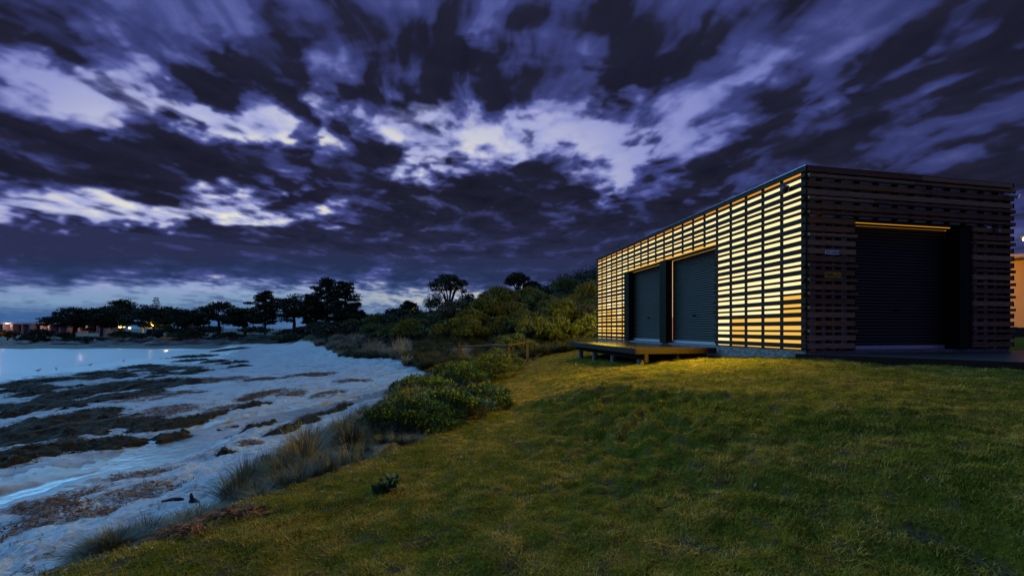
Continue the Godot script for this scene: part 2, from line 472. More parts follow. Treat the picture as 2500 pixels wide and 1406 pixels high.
func ground(x: float, d: float) -> float:
	var y := land(x, d)
	var e := interp(LAWN_EDGE, d)
	var s := interp(STRIP_EDGE, d)
	if x > e and d < 26.0:
		var into := clampf((x - e) / 0.6, 0.0, 1.0)
		# mown turf over old sand: soft lumps, rougher on the bank
		var lump := noise_a.get_noise_2d(x * 1.1, d * 1.1) * 0.05 + noise_b.get_noise_2d(x * 3.2, d * 3.2) * 0.034 + noise_c.get_noise_2d(x * 9.0, d * 9.0) * 0.016
		var bank := exp(-pow((x - 1.55) / 1.2, 2.0) - pow((d - 5.3) / 2.3, 2.0))
		lump += bank * (noise_b.get_noise_2d(x * 5.0 + 9.0, d * 5.0) * 0.085 + noise_c.get_noise_2d(x * 3.0, d * 3.0) * 0.07)
		# crest of the bank: a turf lip, then a steeper worn face towards the camera
		if d > 2.5 and d < 10.0 and x > -1.0 and x < 5.5:
			var cd := interp(CREST, x)
			var off := cd - d
			lump += clampf((3.6 - x) / 1.4, 0.25, 1.0) * (0.05 * exp(-pow((off + 0.2) / 0.4, 2.0)) - 0.08 * exp(-pow((off - 0.7) / 0.6, 2.0)) + exp(-pow((off - 0.5) / 0.9, 2.0)) * (noise_b.get_noise_2d(x * 3.4, d * 3.4 + 40.0) * 0.09 + noise_c.get_noise_2d(x * 5.5, d * 5.5) * 0.05))
		y += lump * into
	elif x < s and d < 92.0:
		var k := clampf((s - x) / 0.5, 0.0, 1.0)
		var dry := clampf((y - 0.25) / 0.5, 0.0, 1.0)
		y += k * dry * (noise_a.get_noise_2d(x * 0.5, d * 0.5) * 0.12 + noise_b.get_noise_2d(x * 2.6, d * 2.6) * 0.040 + noise_c.get_noise_2d(x * 7.0, d * 7.0) * 0.038)
		if d < 25.0:
			var c := creek(x, d)
			var half := 0.30 + 0.22 * noise_a.get_noise_2d(c.y * 3.0, 5.0) + 0.42 * smoothstep(1.5, 2.2, c.y) * (1.0 - smoothstep(3.3, 4.2, c.y)) - 0.12 * smoothstep(3.6, 4.6, c.y)
			y -= 0.16 * (1.0 - smoothstep(half, half + 0.28, c.x)) + 0.05 * (1.0 - smoothstep(half, half + 1.4, c.x))
	elif d < 92.0:
		y += noise_a.get_noise_2d(x * 0.6, d * 0.6) * 0.14 + noise_b.get_noise_2d(x * 2.4, d * 2.4) * 0.05
	else:
		var far := clampf(1.0 - (d - 92.0) / 20.0, 0.0, 1.0)
		y += far * (absf(noise_a.get_noise_2d(x * 0.13, d * 0.22)) * 2.2 - 0.35)
	return y

func on_ground(x: float, d: float, lift := 0.0) -> Vector3:
	return Vector3(x, ground(x, d) + lift, -d)

# 0 lawn, 1 dune ground, 2 dry beach, 3 wet sand, 4 far shore
func ground_class(x: float, d: float) -> int:
	if d >= 92.0 or (d > 82.5 and x < -61.0): return 4
	var wig := noise_b.get_noise_2d(x * 1.7, d * 1.7) * 0.22
	if x + wig > interp(LAWN_EDGE, d) and d < 25.8: return 0
	if x + wig > interp(STRIP_EDGE, d): return 1
	if land(x, d) < 0.42 + wig: return 3
	if d < 24.0 and creek(x, d).x < 1.25 + wig * 2.0: return 3
	return 2

# how trodden and straw coloured the turf is: the worn trough down to the beach, the dry lip; the bank face stays green
func wear(x: float, d: float) -> float:
	var trough := exp(-pow((x - 0.45 - (d - 12.0) * 0.06) / 0.85, 2.0)) * smoothstep(6.0, 10.0, d)
	var off := interp(CREST, x) - d
	var near := 1.0 if x > -1.0 and x < 5.5 and d < 10.0 else 0.0
	return 0.42 * trough + near * (0.25 * exp(-pow((off + 0.7) / 0.7, 2.0)) - 0.38 * exp(-pow((off - 0.9) / 0.9, 2.0)) * clampf((4.2 - x) / 1.5, 0.0, 1.0))

func ground_color(x: float, d: float) -> Color:
	var n1 := noise_a.get_noise_2d(x * 0.9 + 50.0, d * 0.9)
	var n2 := noise_b.get_noise_2d(x * 3.0, d * 3.0 + 70.0)
	var n3 := noise_c.get_noise_2d(x * 14.0, d * 14.0)
	if d >= 91.0 or (d > 82.5 and x < -61.0):
		var k := clampf((d - 99.0 - n1 * 8.0) / 6.0, 0.0, 1.0)
		var rock := Color(0.06, 0.058, 0.055) * (1.0 + 0.7 * noise_b.get_noise_2d(x * 0.3, d * 1.4))
		return rock.lerp(Color(0.034, 0.034, 0.011) * (1.0 + 0.4 * n1), k)
	var e := interp(LAWN_EDGE, d) if d < 25.8 else 900.0
	var s := interp(STRIP_EDGE, d)
	var lawn := Color(0.075, 0.076, 0.009).lerp(Color(0.16, 0.112, 0.018), clampf(0.45 + n1 * 0.8 + n2 * 0.7 + wear(x, d), 0.0, 1.0))
	lawn = lawn.lerp(Color(0.05, 0.043, 0.035), clampf((n2 + n3 * 0.6 - 0.28) * 2.5, 0.0, 0.8))
	var dune := Color(0.075, 0.062, 0.036) * (1.0 + 0.6 * n2)
	if d < 26.0:
		dune = dune.lerp(Color(0.26, 0.24, 0.20), clampf(0.15 + n2 * 1.4 + n3 * 0.5, 0.0, 0.7))
	else:
		dune = Color(0.05, 0.052, 0.022) * (1.0 + 0.5 * n2)
	var sand := Color(0.365, 0.38, 0.40) * (0.97 + 0.22 * n2 + 0.20 * n3 + 0.16 * n1)
	var wet := 1.0 - clampf((land(x, d) - 0.15) / 0.9 + n1 * 0.25, 0.0, 1.0)
	if d < 24.0:
		var c := creek(x, d)
		wet = maxf(wet, 1.0 - smoothstep(0.9, 2.2, c.x + n2 * 0.5))
		# cut bank shows damp brown sand
		sand = sand.lerp(Color(0.24, 0.17, 0.13), 0.8 * exp(-pow((c.x - 0.92) / 0.22, 2.0)) * clampf(0.6 + n1, 0.0, 1.0))
	sand = sand.lerp(Color(0.20, 0.205, 0.22), wet * 0.85)
	# fine brown weed litter
	sand = sand.lerp(Color(0.13, 0.075, 0.045), clampf((n3 * 0.7 + n2 * 0.6 + n1 * 0.5 - 0.42) * 3.0, 0.0, 0.55))
	var out := sand
	out = out.lerp(dune, smoothstep(-0.25, 0.25, x - s + n2 * 0.5))
	out = out.lerp(lawn, smoothstep(-0.2, 0.3, x - e + n2 * 0.4))
	return out

var t_pos := []
var t_bs := PackedFloat64Array()
var t_as := PackedFloat64Array()
var t_rows := []

func t_row(j: int) -> void:
	var d := exp(t_bs[j]) - 8.0
	var nx := t_as.size()
	var v := PackedVector3Array()
	var c := PackedColorArray()
	var k := PackedByteArray()
	v.resize(nx); c.resize(nx); k.resize(nx)
	for i in nx:
		var x := t_as[i] * (d + 8.0) / 2.2
		v[i] = on_ground(x, d)
		c[i] = ground_color(x, d)
		k[i] = ground_class(x, d)
	t_rows[j] = [v, c, k]

func steps(list: Array) -> PackedFloat64Array:
	var out := PackedFloat64Array()
	for i in list.size() - 1:
		var n := int(ceil((list[i + 1][0] - list[i][0]) / list[i][1]))
		for k in n:
			out.append(lerpf(list[i][0], list[i + 1][0], float(k) / n))
	out.append(list[-1][0])
	return out

func make_terrain() -> void:
	t_bs = steps([[1.30, 0.05], [2.197, 0.0052], [3.18, 0.0115], [4.69, 0.05], [7.36, 1.0]])
	t_as = steps([[-8.0, 0.25], [-3.0, 0.03], [-1.05, 0.0105], [1.05, 0.03], [2.4, 0.25], [8.0, 1.0]])
	t_rows.resize(t_bs.size())
	var job := WorkerThreadPool.add_group_task(t_row, t_bs.size())
	WorkerThreadPool.wait_for_group_task_completion(job)
	var nx := t_as.size()
	var ny := t_bs.size()
	var nrm := []
	for j in ny:
		var row := PackedVector3Array()
		row.resize(nx)
		var v: PackedVector3Array = t_rows[j][0]
		var up: PackedVector3Array = t_rows[mini(j + 1, ny - 1)][0]
		var dn: PackedVector3Array = t_rows[maxi(j - 1, 0)][0]
		for i in nx:
			row[i] = (v[mini(i + 1, nx - 1)] - v[maxi(i - 1, 0)]).cross(up[i] - dn[i]).normalized()
		nrm.append(row)
	var sets := []
	for k in 5:
		sets.append([MB.new(), {}])
	for j in ny - 1:
		var k0: PackedByteArray = t_rows[j][2]
		for i in nx - 1:
			var s = sets[k0[i]]
			var mb: MB = s[0]
			var seen: Dictionary = s[1]
			var q := []
			for o in [[0, 0], [0, 1], [1, 1], [1, 0]]:
				var jj: int = j + o[0]
				var ii: int = i + o[1]
				var id := jj * nx + ii
				if not seen.has(id):
					seen[id] = mb.v.size()
					mb.v.append(t_rows[jj][0][ii])
					mb.c.append(t_rows[jj][1][ii])
					mb.n.append(nrm[jj][ii])
				q.append(seen[id])
			mb.idx.append(q[0]); mb.idx.append(q[2]); mb.idx.append(q[1])
			mb.idx.append(q[0]); mb.idx.append(q[3]); mb.idx.append(q[2])
	var called := ["lawn", "dune_ground", "beach", "wet_sand", "far_shore"]
	var said := ["mown green and straw coloured grass sloping down from the shed to the beach", "sandy dune ground under scrub and tussocks", "pale footprinted beach sand strewn with weed",
		"damp smooth sand along the stream and the water's edge", "far shore of low granite slabs with grass behind"]
	for k in 5:
		if sets[k][0].v.size():
			tag(part(called[k], sets[k][0].mesh([M.turf, M.turf, M.sand, M.wet_sand, M.rock][k]), self), said[k], "ground", "", "structure")

# ------------------------------------------------------------------ materials
func ground_mat(rough: float, bump: float, freq: float, seed_: int, scale := 0.6, lo := 0.72) -> StandardMaterial3D:
	var m := mat(Color(1, 1, 1), rough, true)
	m.albedo_texture = noise_tex(freq, seed_, 512, 5, Color(lo, lo, lo), Color(1, 1, 1))
	m.uv1_triplanar = true
	m.uv1_world_triplanar = true
	m.uv1_scale = Vector3(scale, scale, scale)
	m.heightmap_enabled = bump > 0.0
	if bump > 0.0:
		m.heightmap_texture = noise_tex(freq, seed_ + 1)
		m.heightmap_scale = bump
	return m

func wood_img(seed_: int, base: Color, dark: Color, pale: Color) -> ImageTexture:
	var f := FastNoiseLite.new()
	f.seed = seed_
	f.frequency = 1.0
	f.fractal_octaves = 4
	var g := FastNoiseLite.new()
	g.seed = seed_ + 5
	g.frequency = 1.0
	var knots := []
	var r := RandomNumberGenerator.new()
	r.seed = seed_
	for k in 7:
		knots.append([r.randf() * 256, r.randf() * 256, r.randf_range(2.0, 5.0)])
	return img_tex(256, 256, func(x, y):
		var bend := g.get_noise_2d(x * 0.012, y * 0.02) * 10.0
		var ring := 0.5 + 0.5 * sin((y + bend) * 0.42 + f.get_noise_2d(x * 0.01, y * 0.08) * 5.0)
		var grain := f.get_noise_2d(x * 0.02, y * 0.5)
		var c := base.lerp(dark, clampf(ring * 0.55 + grain * 0.7, 0.0, 1.0)).lerp(pale, clampf(g.get_noise_2d(x * 0.02, y * 0.05 + 90.0) * 1.2, 0.0, 0.7))
		for k in knots:
			var q := Vector2((x - k[0]) * 0.6, y - k[1]).length() / float(k[2])
			if q < 1.6:
				c = c.lerp(dark * 0.4, clampf(1.6 - q, 0.0, 0.85))
		return c)

func wood(seed_: int, base: Color, dark: Color, pale: Color, rough: float, along := Vector3(0.45, 1.9, 1.9)) -> StandardMaterial3D:
	var m := mat(Color(1, 1, 1), rough)
	m.albedo_texture = wood_img(seed_, base, dark, pale)
	m.uv1_triplanar = true
	m.uv1_scale = along
	return m

func make_materials() -> void:
	M.turf = ground_mat(0.95, 2.0, 0.05, 3, 0.9, 0.55)
	M.turf.metallic_specular = 0.08
	M.sand = ground_mat(0.9, 2.2, 0.035, 9, 0.55, 0.8)
	M.wet_sand = ground_mat(0.5, 0.8, 0.02, 15, 0.5, 0.85)
	M.wet_sand.metallic_specular = 0.4
	M.rock = ground_mat(0.85, 12.0, 0.02, 21, 0.07, 0.6)
	M.water = mat(Color(0.50, 0.56, 0.57), 0.22)
	M.water.metallic_specular = 0.5
	M.water.normal_enabled = true
	M.water.normal_texture = water_normals()
	M.water.normal_scale = 0.35
	M.water.uv1_triplanar = true
	M.water.uv1_world_triplanar = true
	M.water.uv1_scale = Vector3(0.09, 0.09, 0.16)
	# slats: grain runs along local x (front boards) or local z (side boards)
	M.slat = []
	M.slat_side = []
	for k in 3:
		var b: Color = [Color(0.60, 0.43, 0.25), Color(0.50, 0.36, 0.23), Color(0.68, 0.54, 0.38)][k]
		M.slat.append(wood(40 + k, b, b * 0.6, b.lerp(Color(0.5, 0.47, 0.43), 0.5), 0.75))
		var s := b * 0.24  # same wood, colour darkened to offset the light from the left
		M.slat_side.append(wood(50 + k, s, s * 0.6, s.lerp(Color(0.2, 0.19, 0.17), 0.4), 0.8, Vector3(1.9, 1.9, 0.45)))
	M.stud = mat(Color(0.045, 0.035, 0.028), 0.8)
	M.deck = wood(61, Color(0.15, 0.125, 0.11), Color(0.09, 0.075, 0.065), Color(0.22, 0.20, 0.19), 0.24, Vector3(1.9, 1.9, 0.45))
	M.deck_x = wood(62, Color(0.22, 0.22, 0.22), Color(0.13, 0.13, 0.13), Color(0.3, 0.3, 0.31), 0.45)
	M.fascia = wood(63, Color(0.15, 0.062, 0.025), Color(0.09, 0.036, 0.016), Color(0.19, 0.10, 0.06), 0.65, Vector3(1.2, 1.9, 1.2))
	M.core = mat(Color(0.02, 0.02, 0.02), 0.9)
	M.steel = mat(Color(0.014, 0.015, 0.010), 0.6)
	M.steel.metallic_specular = 0.15
	M.curtain = mat(Color(0.022, 0.021, 0.014), 0.42)
	M.curtain.metallic_specular = 0.3
	M.rail = mat(Color(0.5, 0.52, 0.54), 0.35)
	M.rail.metallic = 0.6
	M.roof = mat(Color(0.05, 0.052, 0.055), 0.5)
	M.flash = mat(Color(0.30, 0.32, 0.34), 0.35)
	M.flash.metallic = 0.8
	M.sheet = mat(Color(0.52, 0.57, 0.62), 0.4)
	M.concrete = mat(Color(1, 1, 1), 0.9)
	M.concrete.albedo_texture = noise_tex(0.03, 71, 256, 5, Color(0.30, 0.30, 0.30), Color(0.55, 0.54, 0.53))
	M.concrete.uv1_triplanar = true
	M.lit = [glow(Color(1.3, 1.02, 0.50)), glow(Color(1.25, 0.93, 0.40)), glow(Color(1.15, 0.76, 0.26))]
	M.lit_low = [glow(Color(1.0, 0.58, 0.11)), glow(Color(1.0, 0.52, 0.08)), glow(Color(1.1, 0.66, 0.15))]
	M.lit_top = glow(Color(0.85, 0.32, 0.03))

func water_normals() -> NoiseTexture2D:
	var t := NoiseTexture2D.new()
	var f := FastNoiseLite.new()
	f.seed = 5
	f.frequency = 0.02
	t.noise = f
	t.seamless = true
	t.as_normal_map = true
	t.bump_strength = 2.0
	return t

# ------------------------------------------------------------------ the shed
const LONG := 12.25
const WIDE := 6.23
const TALL := 4.2
# boards from the top down: top, bottom (metres under the roof edge), 1 where the board stands on edge and reaches further out
const BOARDS := [[0.0, 0.12, 0], [0.19, 0.255, 1], [0.335, 0.453, 0], [0.523, 0.64, 0], [0.70, 0.762, 1], [0.836, 0.953, 0], [1.02, 1.083, 1], [1.164, 1.28, 0], [1.35, 1.468, 0], [1.53, 1.592, 1], [1.67, 1.788, 0], [1.86, 1.978, 0],
	[2.035, 2.155, 0], [2.22, 2.282, 1], [2.345, 2.465, 0], [2.55, 2.612, 1], [2.68, 2.80, 0], [2.865, 2.927, 1], [3.005, 3.125, 0], [3.19, 3.252, 1], [3.315, 3.435, 0], [3.515, 3.632, 0], [3.72, 3.782, 1], [3.845, 3.965, 0], [4.03, 4.15, 0]]

func side_board(shed: Node3D, y0: float, y1: float, s0: float, s1: float, deep: bool, right: bool) -> void:
	var o := (0.055 if right else 0.032) if deep else 0.0
	var jit := rng.randf_range(-0.004, 0.004)
	var lo := Vector3(-o + jit, y0, -s1)
	var hi := Vector3(0.043 + jit, y1, -s0)
	if not right:
		var cut := 0.005 if not deep else 0.004
		lo.y += cut
		hi.y -= cut
	if right:
		lo.x = WIDE - 0.043 + jit
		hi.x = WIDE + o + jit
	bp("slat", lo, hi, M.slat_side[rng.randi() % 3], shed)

func make_shed() -> void:
	var shed := thing("slatted_shed", "long timber-slatted shed glowing yellow through its side, with three dark roller doors", "building",
		Transform3D(Basis(Vector3.UP, deg_to_rad(SHED_TURN)), SHED_AT))
	# inner box, floor slab, roof
	bp("wall", Vector3(0.30, 0.0, -LONG + 0.2), Vector3(WIDE - 0.2, TALL - 0.1, -0.40), M.core, shed)
	bp("foundation", Vector3(0.06, -0.75, -LONG + 0.06), Vector3(WIDE - 0.06, -0.004, -0.06), M.concrete, shed)
	bp("roof", Vector3(0.02, TALL - 0.09, -LONG + 0.02), Vector3(WIDE - 0.02, TALL - 0.02, -0.02), M.roof, shed)
	for f in [[Vector3(-0.012, TALL, -LONG), Vector3(0.06, TALL + 0.012, 0.012)], [Vector3(0.063, TALL, -0.06), Vector3(WIDE + 0.012, TALL + 0.012, 0.012)], [Vector3(WIDE - 0.06, TALL, -LONG), Vector3(WIDE + 0.012, TALL + 0.012, -0.063)]]:
		bp("roof_flashing", f[0], f[1], M.flash, shed)
	# studs along the lit side and the front
	var studs := []
	for k in 22:
		studs.append(0.13 + 0.575 * k)
	for k in studs.size():
		var s: float = studs[k]
		var bottom := 0.0
		if s > 3.2 and s < 8.9:
			bottom = 3.08
		if k == 0:
			continue
		bp("stud", Vector3(0.047, bottom, -s - 0.036), Vector3(0.078, TALL - 0.09, -s + 0.036), M.stud, shed)
		bp("stud", Vector3(WIDE - 0.125, 0.0, -s - 0.045), Vector3(WIDE - 0.047, TALL - 0.09, -s + 0.045), M.stud, shed)
	bp("corner_post", Vector3(0.047, 0.0, -0.165), Vector3(0.15, TALL - 0.09, -0.047), M.stud, shed)
	bp("corner_post", Vector3(WIDE - 0.15, 0.0, -0.165), Vector3(WIDE - 0.047, TALL - 0.09, -0.047), M.stud, shed)
	for x in [0.45, 0.72, 0.98, 1.32, 4.95, 5.28, 5.62, 5.9]:
		bp("stud", Vector3(x - 0.04, 0.0, -0.125), Vector3(x + 0.04, 3.03, -0.047), M.stud, shed)
	for x in [0.45, 0.98, 1.5, 2.05, 2.6, 3.1, 3.65, 4.2, 4.72, 5.28, 5.75]:
		bp("stud", Vector3(x - 0.04, 3.09, -0.125), Vector3(x + 0.04, TALL - 0.09, -0.047), M.stud, shed)
	# lit translucent panels, one bay each, on the side towards the water
	for k in studs.size() - 1:
		var s0: float = studs[k] + 0.012
		var s1: float = studs[k + 1] - 0.012
		if k == 0: s0 = 0.17
		var over: bool = s0 > 3.0 and s1 < 9.1
		var split := 1.33 if k == 0 else (0.80 if k < 4 else (0.0 if k == 4 else (rng.randf_range(0.9, 1.7) if not over else 3.22)))
		var low := 3.06 if over else 0.03
		var up: Material = M.lit[0] if k < 6 else (M.lit[1] if k < 16 else M.lit[rng.randi_range(0, 2)])
		if split > low:
			bp("window", Vector3(0.084, low, -s1), Vector3(0.094, split, -s0), M.lit_low[(k * 2 + 1) % 3], shed)
		bp("window", Vector3(0.084, maxf(split, low) + 0.002, -s1), Vector3(0.094, 3.98, -s0), up, shed)
		bp("window", Vector3(0.084, 3.982, -s1), Vector3(0.094, 4.1, -s0), M.lit_top, shed)
	# pale unlit sheets behind the front boards
	bp("cladding_sheet", Vector3(0.16, 0.03, -0.142), Vector3(1.37, 3.0, -0.13), M.sheet, shed)
	bp("cladding_sheet", Vector3(4.88, 0.03, -0.142), Vector3(WIDE - 0.16, 3.0, -0.13), M.sheet, shed)
	bp("cladding_sheet", Vector3(0.16, 3.1, -0.142), Vector3(WIDE - 0.16, TALL - 0.1, -0.13), M.sheet, shed)
	# boards
	for b in BOARDS:
		var y1: float = TALL - b[0]
		var y0: float = TALL - b[1]
		var deep: bool = b[2] == 1
		var o := 0.055 if deep else 0.0
		if y0 > 3.05:
			var cut := rng.randf_range(3.6, 5.2)
			var cut2 := cut + rng.randf_range(3.2, 4.6)
			for q in [[0.0, cut], [cut + 0.004, cut2], [cut2 + 0.004, LONG]]:
				side_board(shed, y0, y1, q[0], q[1], deep, false)
			var fc := rng.randf_range(1.8, 4.4)
			for q in [[0.05, fc], [fc + 0.004, WIDE - 0.05]]:
				bp("slat", Vector3(q[0], y0, -0.043), Vector3(q[1], y1, o + rng.randf_range(-0.004, 0.004)), M.slat[rng.randi() % 3], shed)
		else:
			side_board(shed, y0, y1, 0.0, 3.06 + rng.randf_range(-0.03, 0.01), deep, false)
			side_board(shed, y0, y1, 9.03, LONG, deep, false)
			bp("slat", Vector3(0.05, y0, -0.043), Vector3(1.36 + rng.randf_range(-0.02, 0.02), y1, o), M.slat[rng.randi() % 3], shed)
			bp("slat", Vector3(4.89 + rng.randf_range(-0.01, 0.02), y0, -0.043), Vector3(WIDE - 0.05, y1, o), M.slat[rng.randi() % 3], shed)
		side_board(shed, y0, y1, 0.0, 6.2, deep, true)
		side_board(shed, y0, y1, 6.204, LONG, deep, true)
	# glowing bays added to the unseen back wall, to light the scrub
	for k in 10:
		var x0 := 0.2 + k * 0.585
		bp("window", Vector3(x0, 0.03, -LONG + 0.13), Vector3(x0 + 0.5, 4.0, -LONG + 0.14), M.lit[1], shed)
		bp("stud", Vector3(x0 + 0.5, 0.0, -LONG + 0.047), Vector3(x0 + 0.585, TALL - 0.1, -LONG + 0.125), M.stud, shed)
	for q in BOARDS:
		bp("slat", Vector3(0.05, TALL - q[1], -LONG - (0.055 if q[2] == 1 else 0.0)), Vector3(WIDE - 0.05, TALL - q[0], -LONG + 0.043), M.slat[rng.randi() % 3], shed)
	# door surrounds on the long side
	bp("door_post", Vector3(0.0, 0.0, -9.01), Vector3(0.28, 3.04, -8.58), M.steel, shed)
	bp("door_post", Vector3(-0.02, 0.0, -6.05), Vector3(0.28, 3.04, -5.62), M.steel, shed)
	bp("door_head", Vector3(0.05, 2.985, -8.575), Vector3(0.28, 3.045, -3.10), M.stud, shed)
	bp("door_post", Vector3(1.372, 0.0, -0.395), Vector3(1.42, 3.0, -0.05), M.steel, shed)
	bp("door_post", Vector3(4.47, 0.0, -0.395), Vector3(4.76, 3.0, 0.002), M.steel, shed)
	bp("door_head", Vector3(1.425, 3.045, -0.395), Vector3(4.465, 3.085, -0.13), M.stud, shed)
	roller_door(shed, false, 3.10, 5.60, "dark green roller door nearest the lit corner")
	roller_door(shed, false, 6.055, 8.575, "dark green roller door further along the long side")
	roller_door(shed, true, 1.425, 4.465, "wide dark roller door on the shadowed front")
	# light escaping past the curtains
	bp("light_gap", Vector3(0.235, 0.9, -5.615), Vector3(0.24, 2.97, -5.597), glow(Color(1.5, 0.85, 0.42)), shed)
	bp("light_gap", Vector3(0.235, 0.02, -5.615), Vector3(0.24, 0.895, -5.597), glow(Color(0.9, 0.27, 0.17)), shed)
	for q in [[3.12, 5.58], [6.07, 8.56]]:
		bp("light_gap", Vector3(0.205, 2.968, -q[1]), Vector3(0.21, 2.982, -q[0]), glow(Color(0.42, 0.24, 0.05)), shed)
	bp("light_gap", Vector3(1.43, 3.024, -0.20), Vector3(4.46, 3.035, -0.19), glow(Color(0.8, 0.36, 0.04)), shed)
	bp("light_gap", Vector3(1.43, 2.978, -0.27), Vector3(4.46, 2.984, -0.265), glow(Color(0.42, 0.17, 0.02)), shed)
	bp("light_gap", Vector3(4.457, 2.75, -0.29), Vector3(4.464, 3.0, -0.285), glow(Color(0.5, 0.22, 0.03)), shed)
	for k in 4:
		var y := 0.08 + k * 0.25 + rng.randf_range(-0.03, 0.03)
		bp("light_gap", Vector3(4.455, y, -0.29), Vector3(4.462, y + 0.025, -0.285), glow(Color(0.25, 0.13, 0.02)), shed)

# a curtain of curved interlocking slats with a pale bottom rail
func roller_door(shed: Node3D, front: bool, a: float, b: float, label: String) -> void:
	var door := Node3D.new()
	door.name = "roller_door" if not shed.has_node("roller_door") else ("roller_door_001" if not shed.has_node("roller_door_001") else "roller_door_002")
	shed.add_child(door)
	door.set_meta("label", label)
	door.transform = Transform3D(Basis(), Vector3(a, 0, -0.30)) if front else Transform3D(Basis(Vector3.UP, -PI / 2), Vector3(0.25, 0, -b))
	if not front:
		door.transform = Transform3D(Basis(Vector3(0, 0, 1), Vector3.UP, Vector3(-1, 0, 0)), Vector3(0.25, 0, -b))
	var w := b - a
	var mb := MB.new()
	var n := 6
	var hgt := 0.0775
	for k in n:
		var t0 := float(k) / n
		var t1 := float(k + 1) / n
		var z0 := 0.020 * sin(PI * t0)
		var z1 := 0.020 * sin(PI * t1)
		var k0 := mb.v.size()
		for p in [[t0, z0], [t1, z1]]:
			for x in [0.0, w]:
				mb.v.append(Vector3(x, p[0] * hgt, p[1]))
				mb.n.append(Vector3(0, -0.020 * PI * cos(PI * p[0]), hgt).normalized())
		for q in [0, 2, 1, 1, 2, 3]:
			mb.idx.append(k0 + q)
	var k0 := mb.v.size()
	for x in [0.0, w]:
		mb.v.append(Vector3(x, hgt, 0.0)); mb.n.append(Vector3(0, 0, 1))
		mb.v.append(Vector3(x, hgt - 0.006, -0.010)); mb.n.append(Vector3(0, 0, 1))
	for q in [0, 2, 1, 1, 2, 3]:
		mb.idx.append(k0 + q)
	var m := mb.mesh(M.curtain)
	bp("guide_rail", Vector3(-0.012, 0.0, -0.03), Vector3(0.055, 2.97, -0.012), M.steel, door)
	bp("guide_rail", Vector3(w - 0.055, 0.0, 0.034), Vector3(w - 0.001, 2.96, 0.046), M.steel, door)
	bp("lock", Vector3(w * 0.5 - 0.05, 0.93, 0.02), Vector3(w * 0.5 + 0.05, 1.0, 0.042), M.steel, door)
	for k in 37:
		part("slat", m, door, Transform3D(Basis(), Vector3(0, 0.10 + k * hgt, 0)))
	bp("bottom_rail", Vector3(0.0, 0.005, -0.02), Vector3(w, 0.095, 0.03), M.rail, door)

# long lamps: the light that the glowing bays throw outwards
func shed_lights() -> void:
	var t := Transform3D(Basis(Vector3.UP, deg_to_rad(SHED_TURN)), SHED_AT)
	for q in [[0.2, 2.95, 0.8, 3.95, POWER], [3.15, 8.95, 3.25, 3.95, POWER * 0.25], [9.1, 12.1, 1.2, 3.95, POWER * 0.2]]:
		var l := AreaLight3D.new()
		l.name = "shed_wall_light"
		l.area_size = Vector2(q[1] - q[0], q[3] - q[2])
		l.light_color = Color(1.0, 0.72, 0.035).linear_to_srgb()
		l.light_energy = q[4] * (q[1] - q[0]) * (q[3] - q[2])
		l.area_normalize_energy = true
		l.area_range = 40.0
		l.shadow_enabled = true
		add_child(l, true)
		l.transform = t * Transform3D(Basis(Vector3(0, 0, -1), Vector3.UP, Vector3(1, 0, 0)), Vector3(-0.26, (q[2] + q[3]) * 0.5, -(q[0] + q[1]) * 0.5))

	# light added behind the unseen back wall, to brighten the scrub
	var back := AreaLight3D.new()
	back.name = "shed_back_light"
	back.area_size = Vector2(5.4, 2.6)
	back.light_color = Color(1.0, 0.74, 0.06).linear_to_srgb()
	back.light_energy = POWER * 3.5
	back.area_normalize_energy = true
	back.area_range = 40.0
	back.shadow_enabled = true
	add_child(back, true)
	back.transform = t * Transform3D(Basis(), Vector3(WIDE * 0.5, 2.4, -LONG - 0.1))

const POWER := 9.5
func make_water() -> void:
	var mb := MB.new()
	mb.quad(Vector3(-900, 0, 5), Vector3(-900, 0, -130), Vector3(-15, 0, -130), Vector3(-15, 0, 5))
	tag(part("sea_water", mb.mesh(M.water), self), "smooth pale blue sea in the bay, blurred flat", "water", "", "structure")
	# shallow stream over the sand
	var st := MB.new()
	var prev := []
	for i in CREEK.size() - 1:
		for k in 14:
			var t := k / 14.0
			var a := Vector2(CREEK[i][0], CREEK[i][1])
			var b := Vector2(CREEK[i + 1][0], CREEK[i + 1][1])
			var p := a.lerp(b, t)
			var n := (b - a).orthogonal().normalized()
			var cur := []
			for q in 9:
				var r := p + n * (q - 4) * 0.22
				var y := land(p.x, p.y) - 0.118 + 0.006 * noise_b.get_noise_2d(p.x, p.y)
				cur.append(Vector3(r.x, y, -r.y))
			if prev.size():
				for q in 8:
					st.quad(prev[q], prev[q + 1], cur[q + 1], cur[q])
			prev = cur
	var wm := mat(Color(0.13, 0.16, 0.18), 0.16)
	wm.metallic_specular = 0.6
	wm.normal_enabled = true
	wm.normal_texture = M.water.normal_texture
	wm.normal_scale = 0.3
	wm.uv1_triplanar = true
	wm.uv1_world_triplanar = true
	wm.uv1_scale = Vector3(0.33, 0.33, 0.33)
	tag(part("stream_water", st.mesh(wm), self), "shallow stream winding down the sand, mirroring the sky", "water", "", "structure")

# a MultiMesh of tufts from a flat list of transforms and colours
func scatter(called: String, m: Mesh, buf: PackedFloat32Array, label: String, category: String) -> void:
	var mm := MultiMesh.new()
	mm.transform_format = MultiMesh.TRANSFORM_3D
	mm.use_colors = true
	mm.mesh = m
	mm.instance_count = buf.size() / 16
	mm.buffer = buf
	var o := MultiMeshInstance3D.new()
	o.multimesh = mm
	o.name = numbered(called)
	add_child(o)
	tag(o, label, category, "", "stuff")

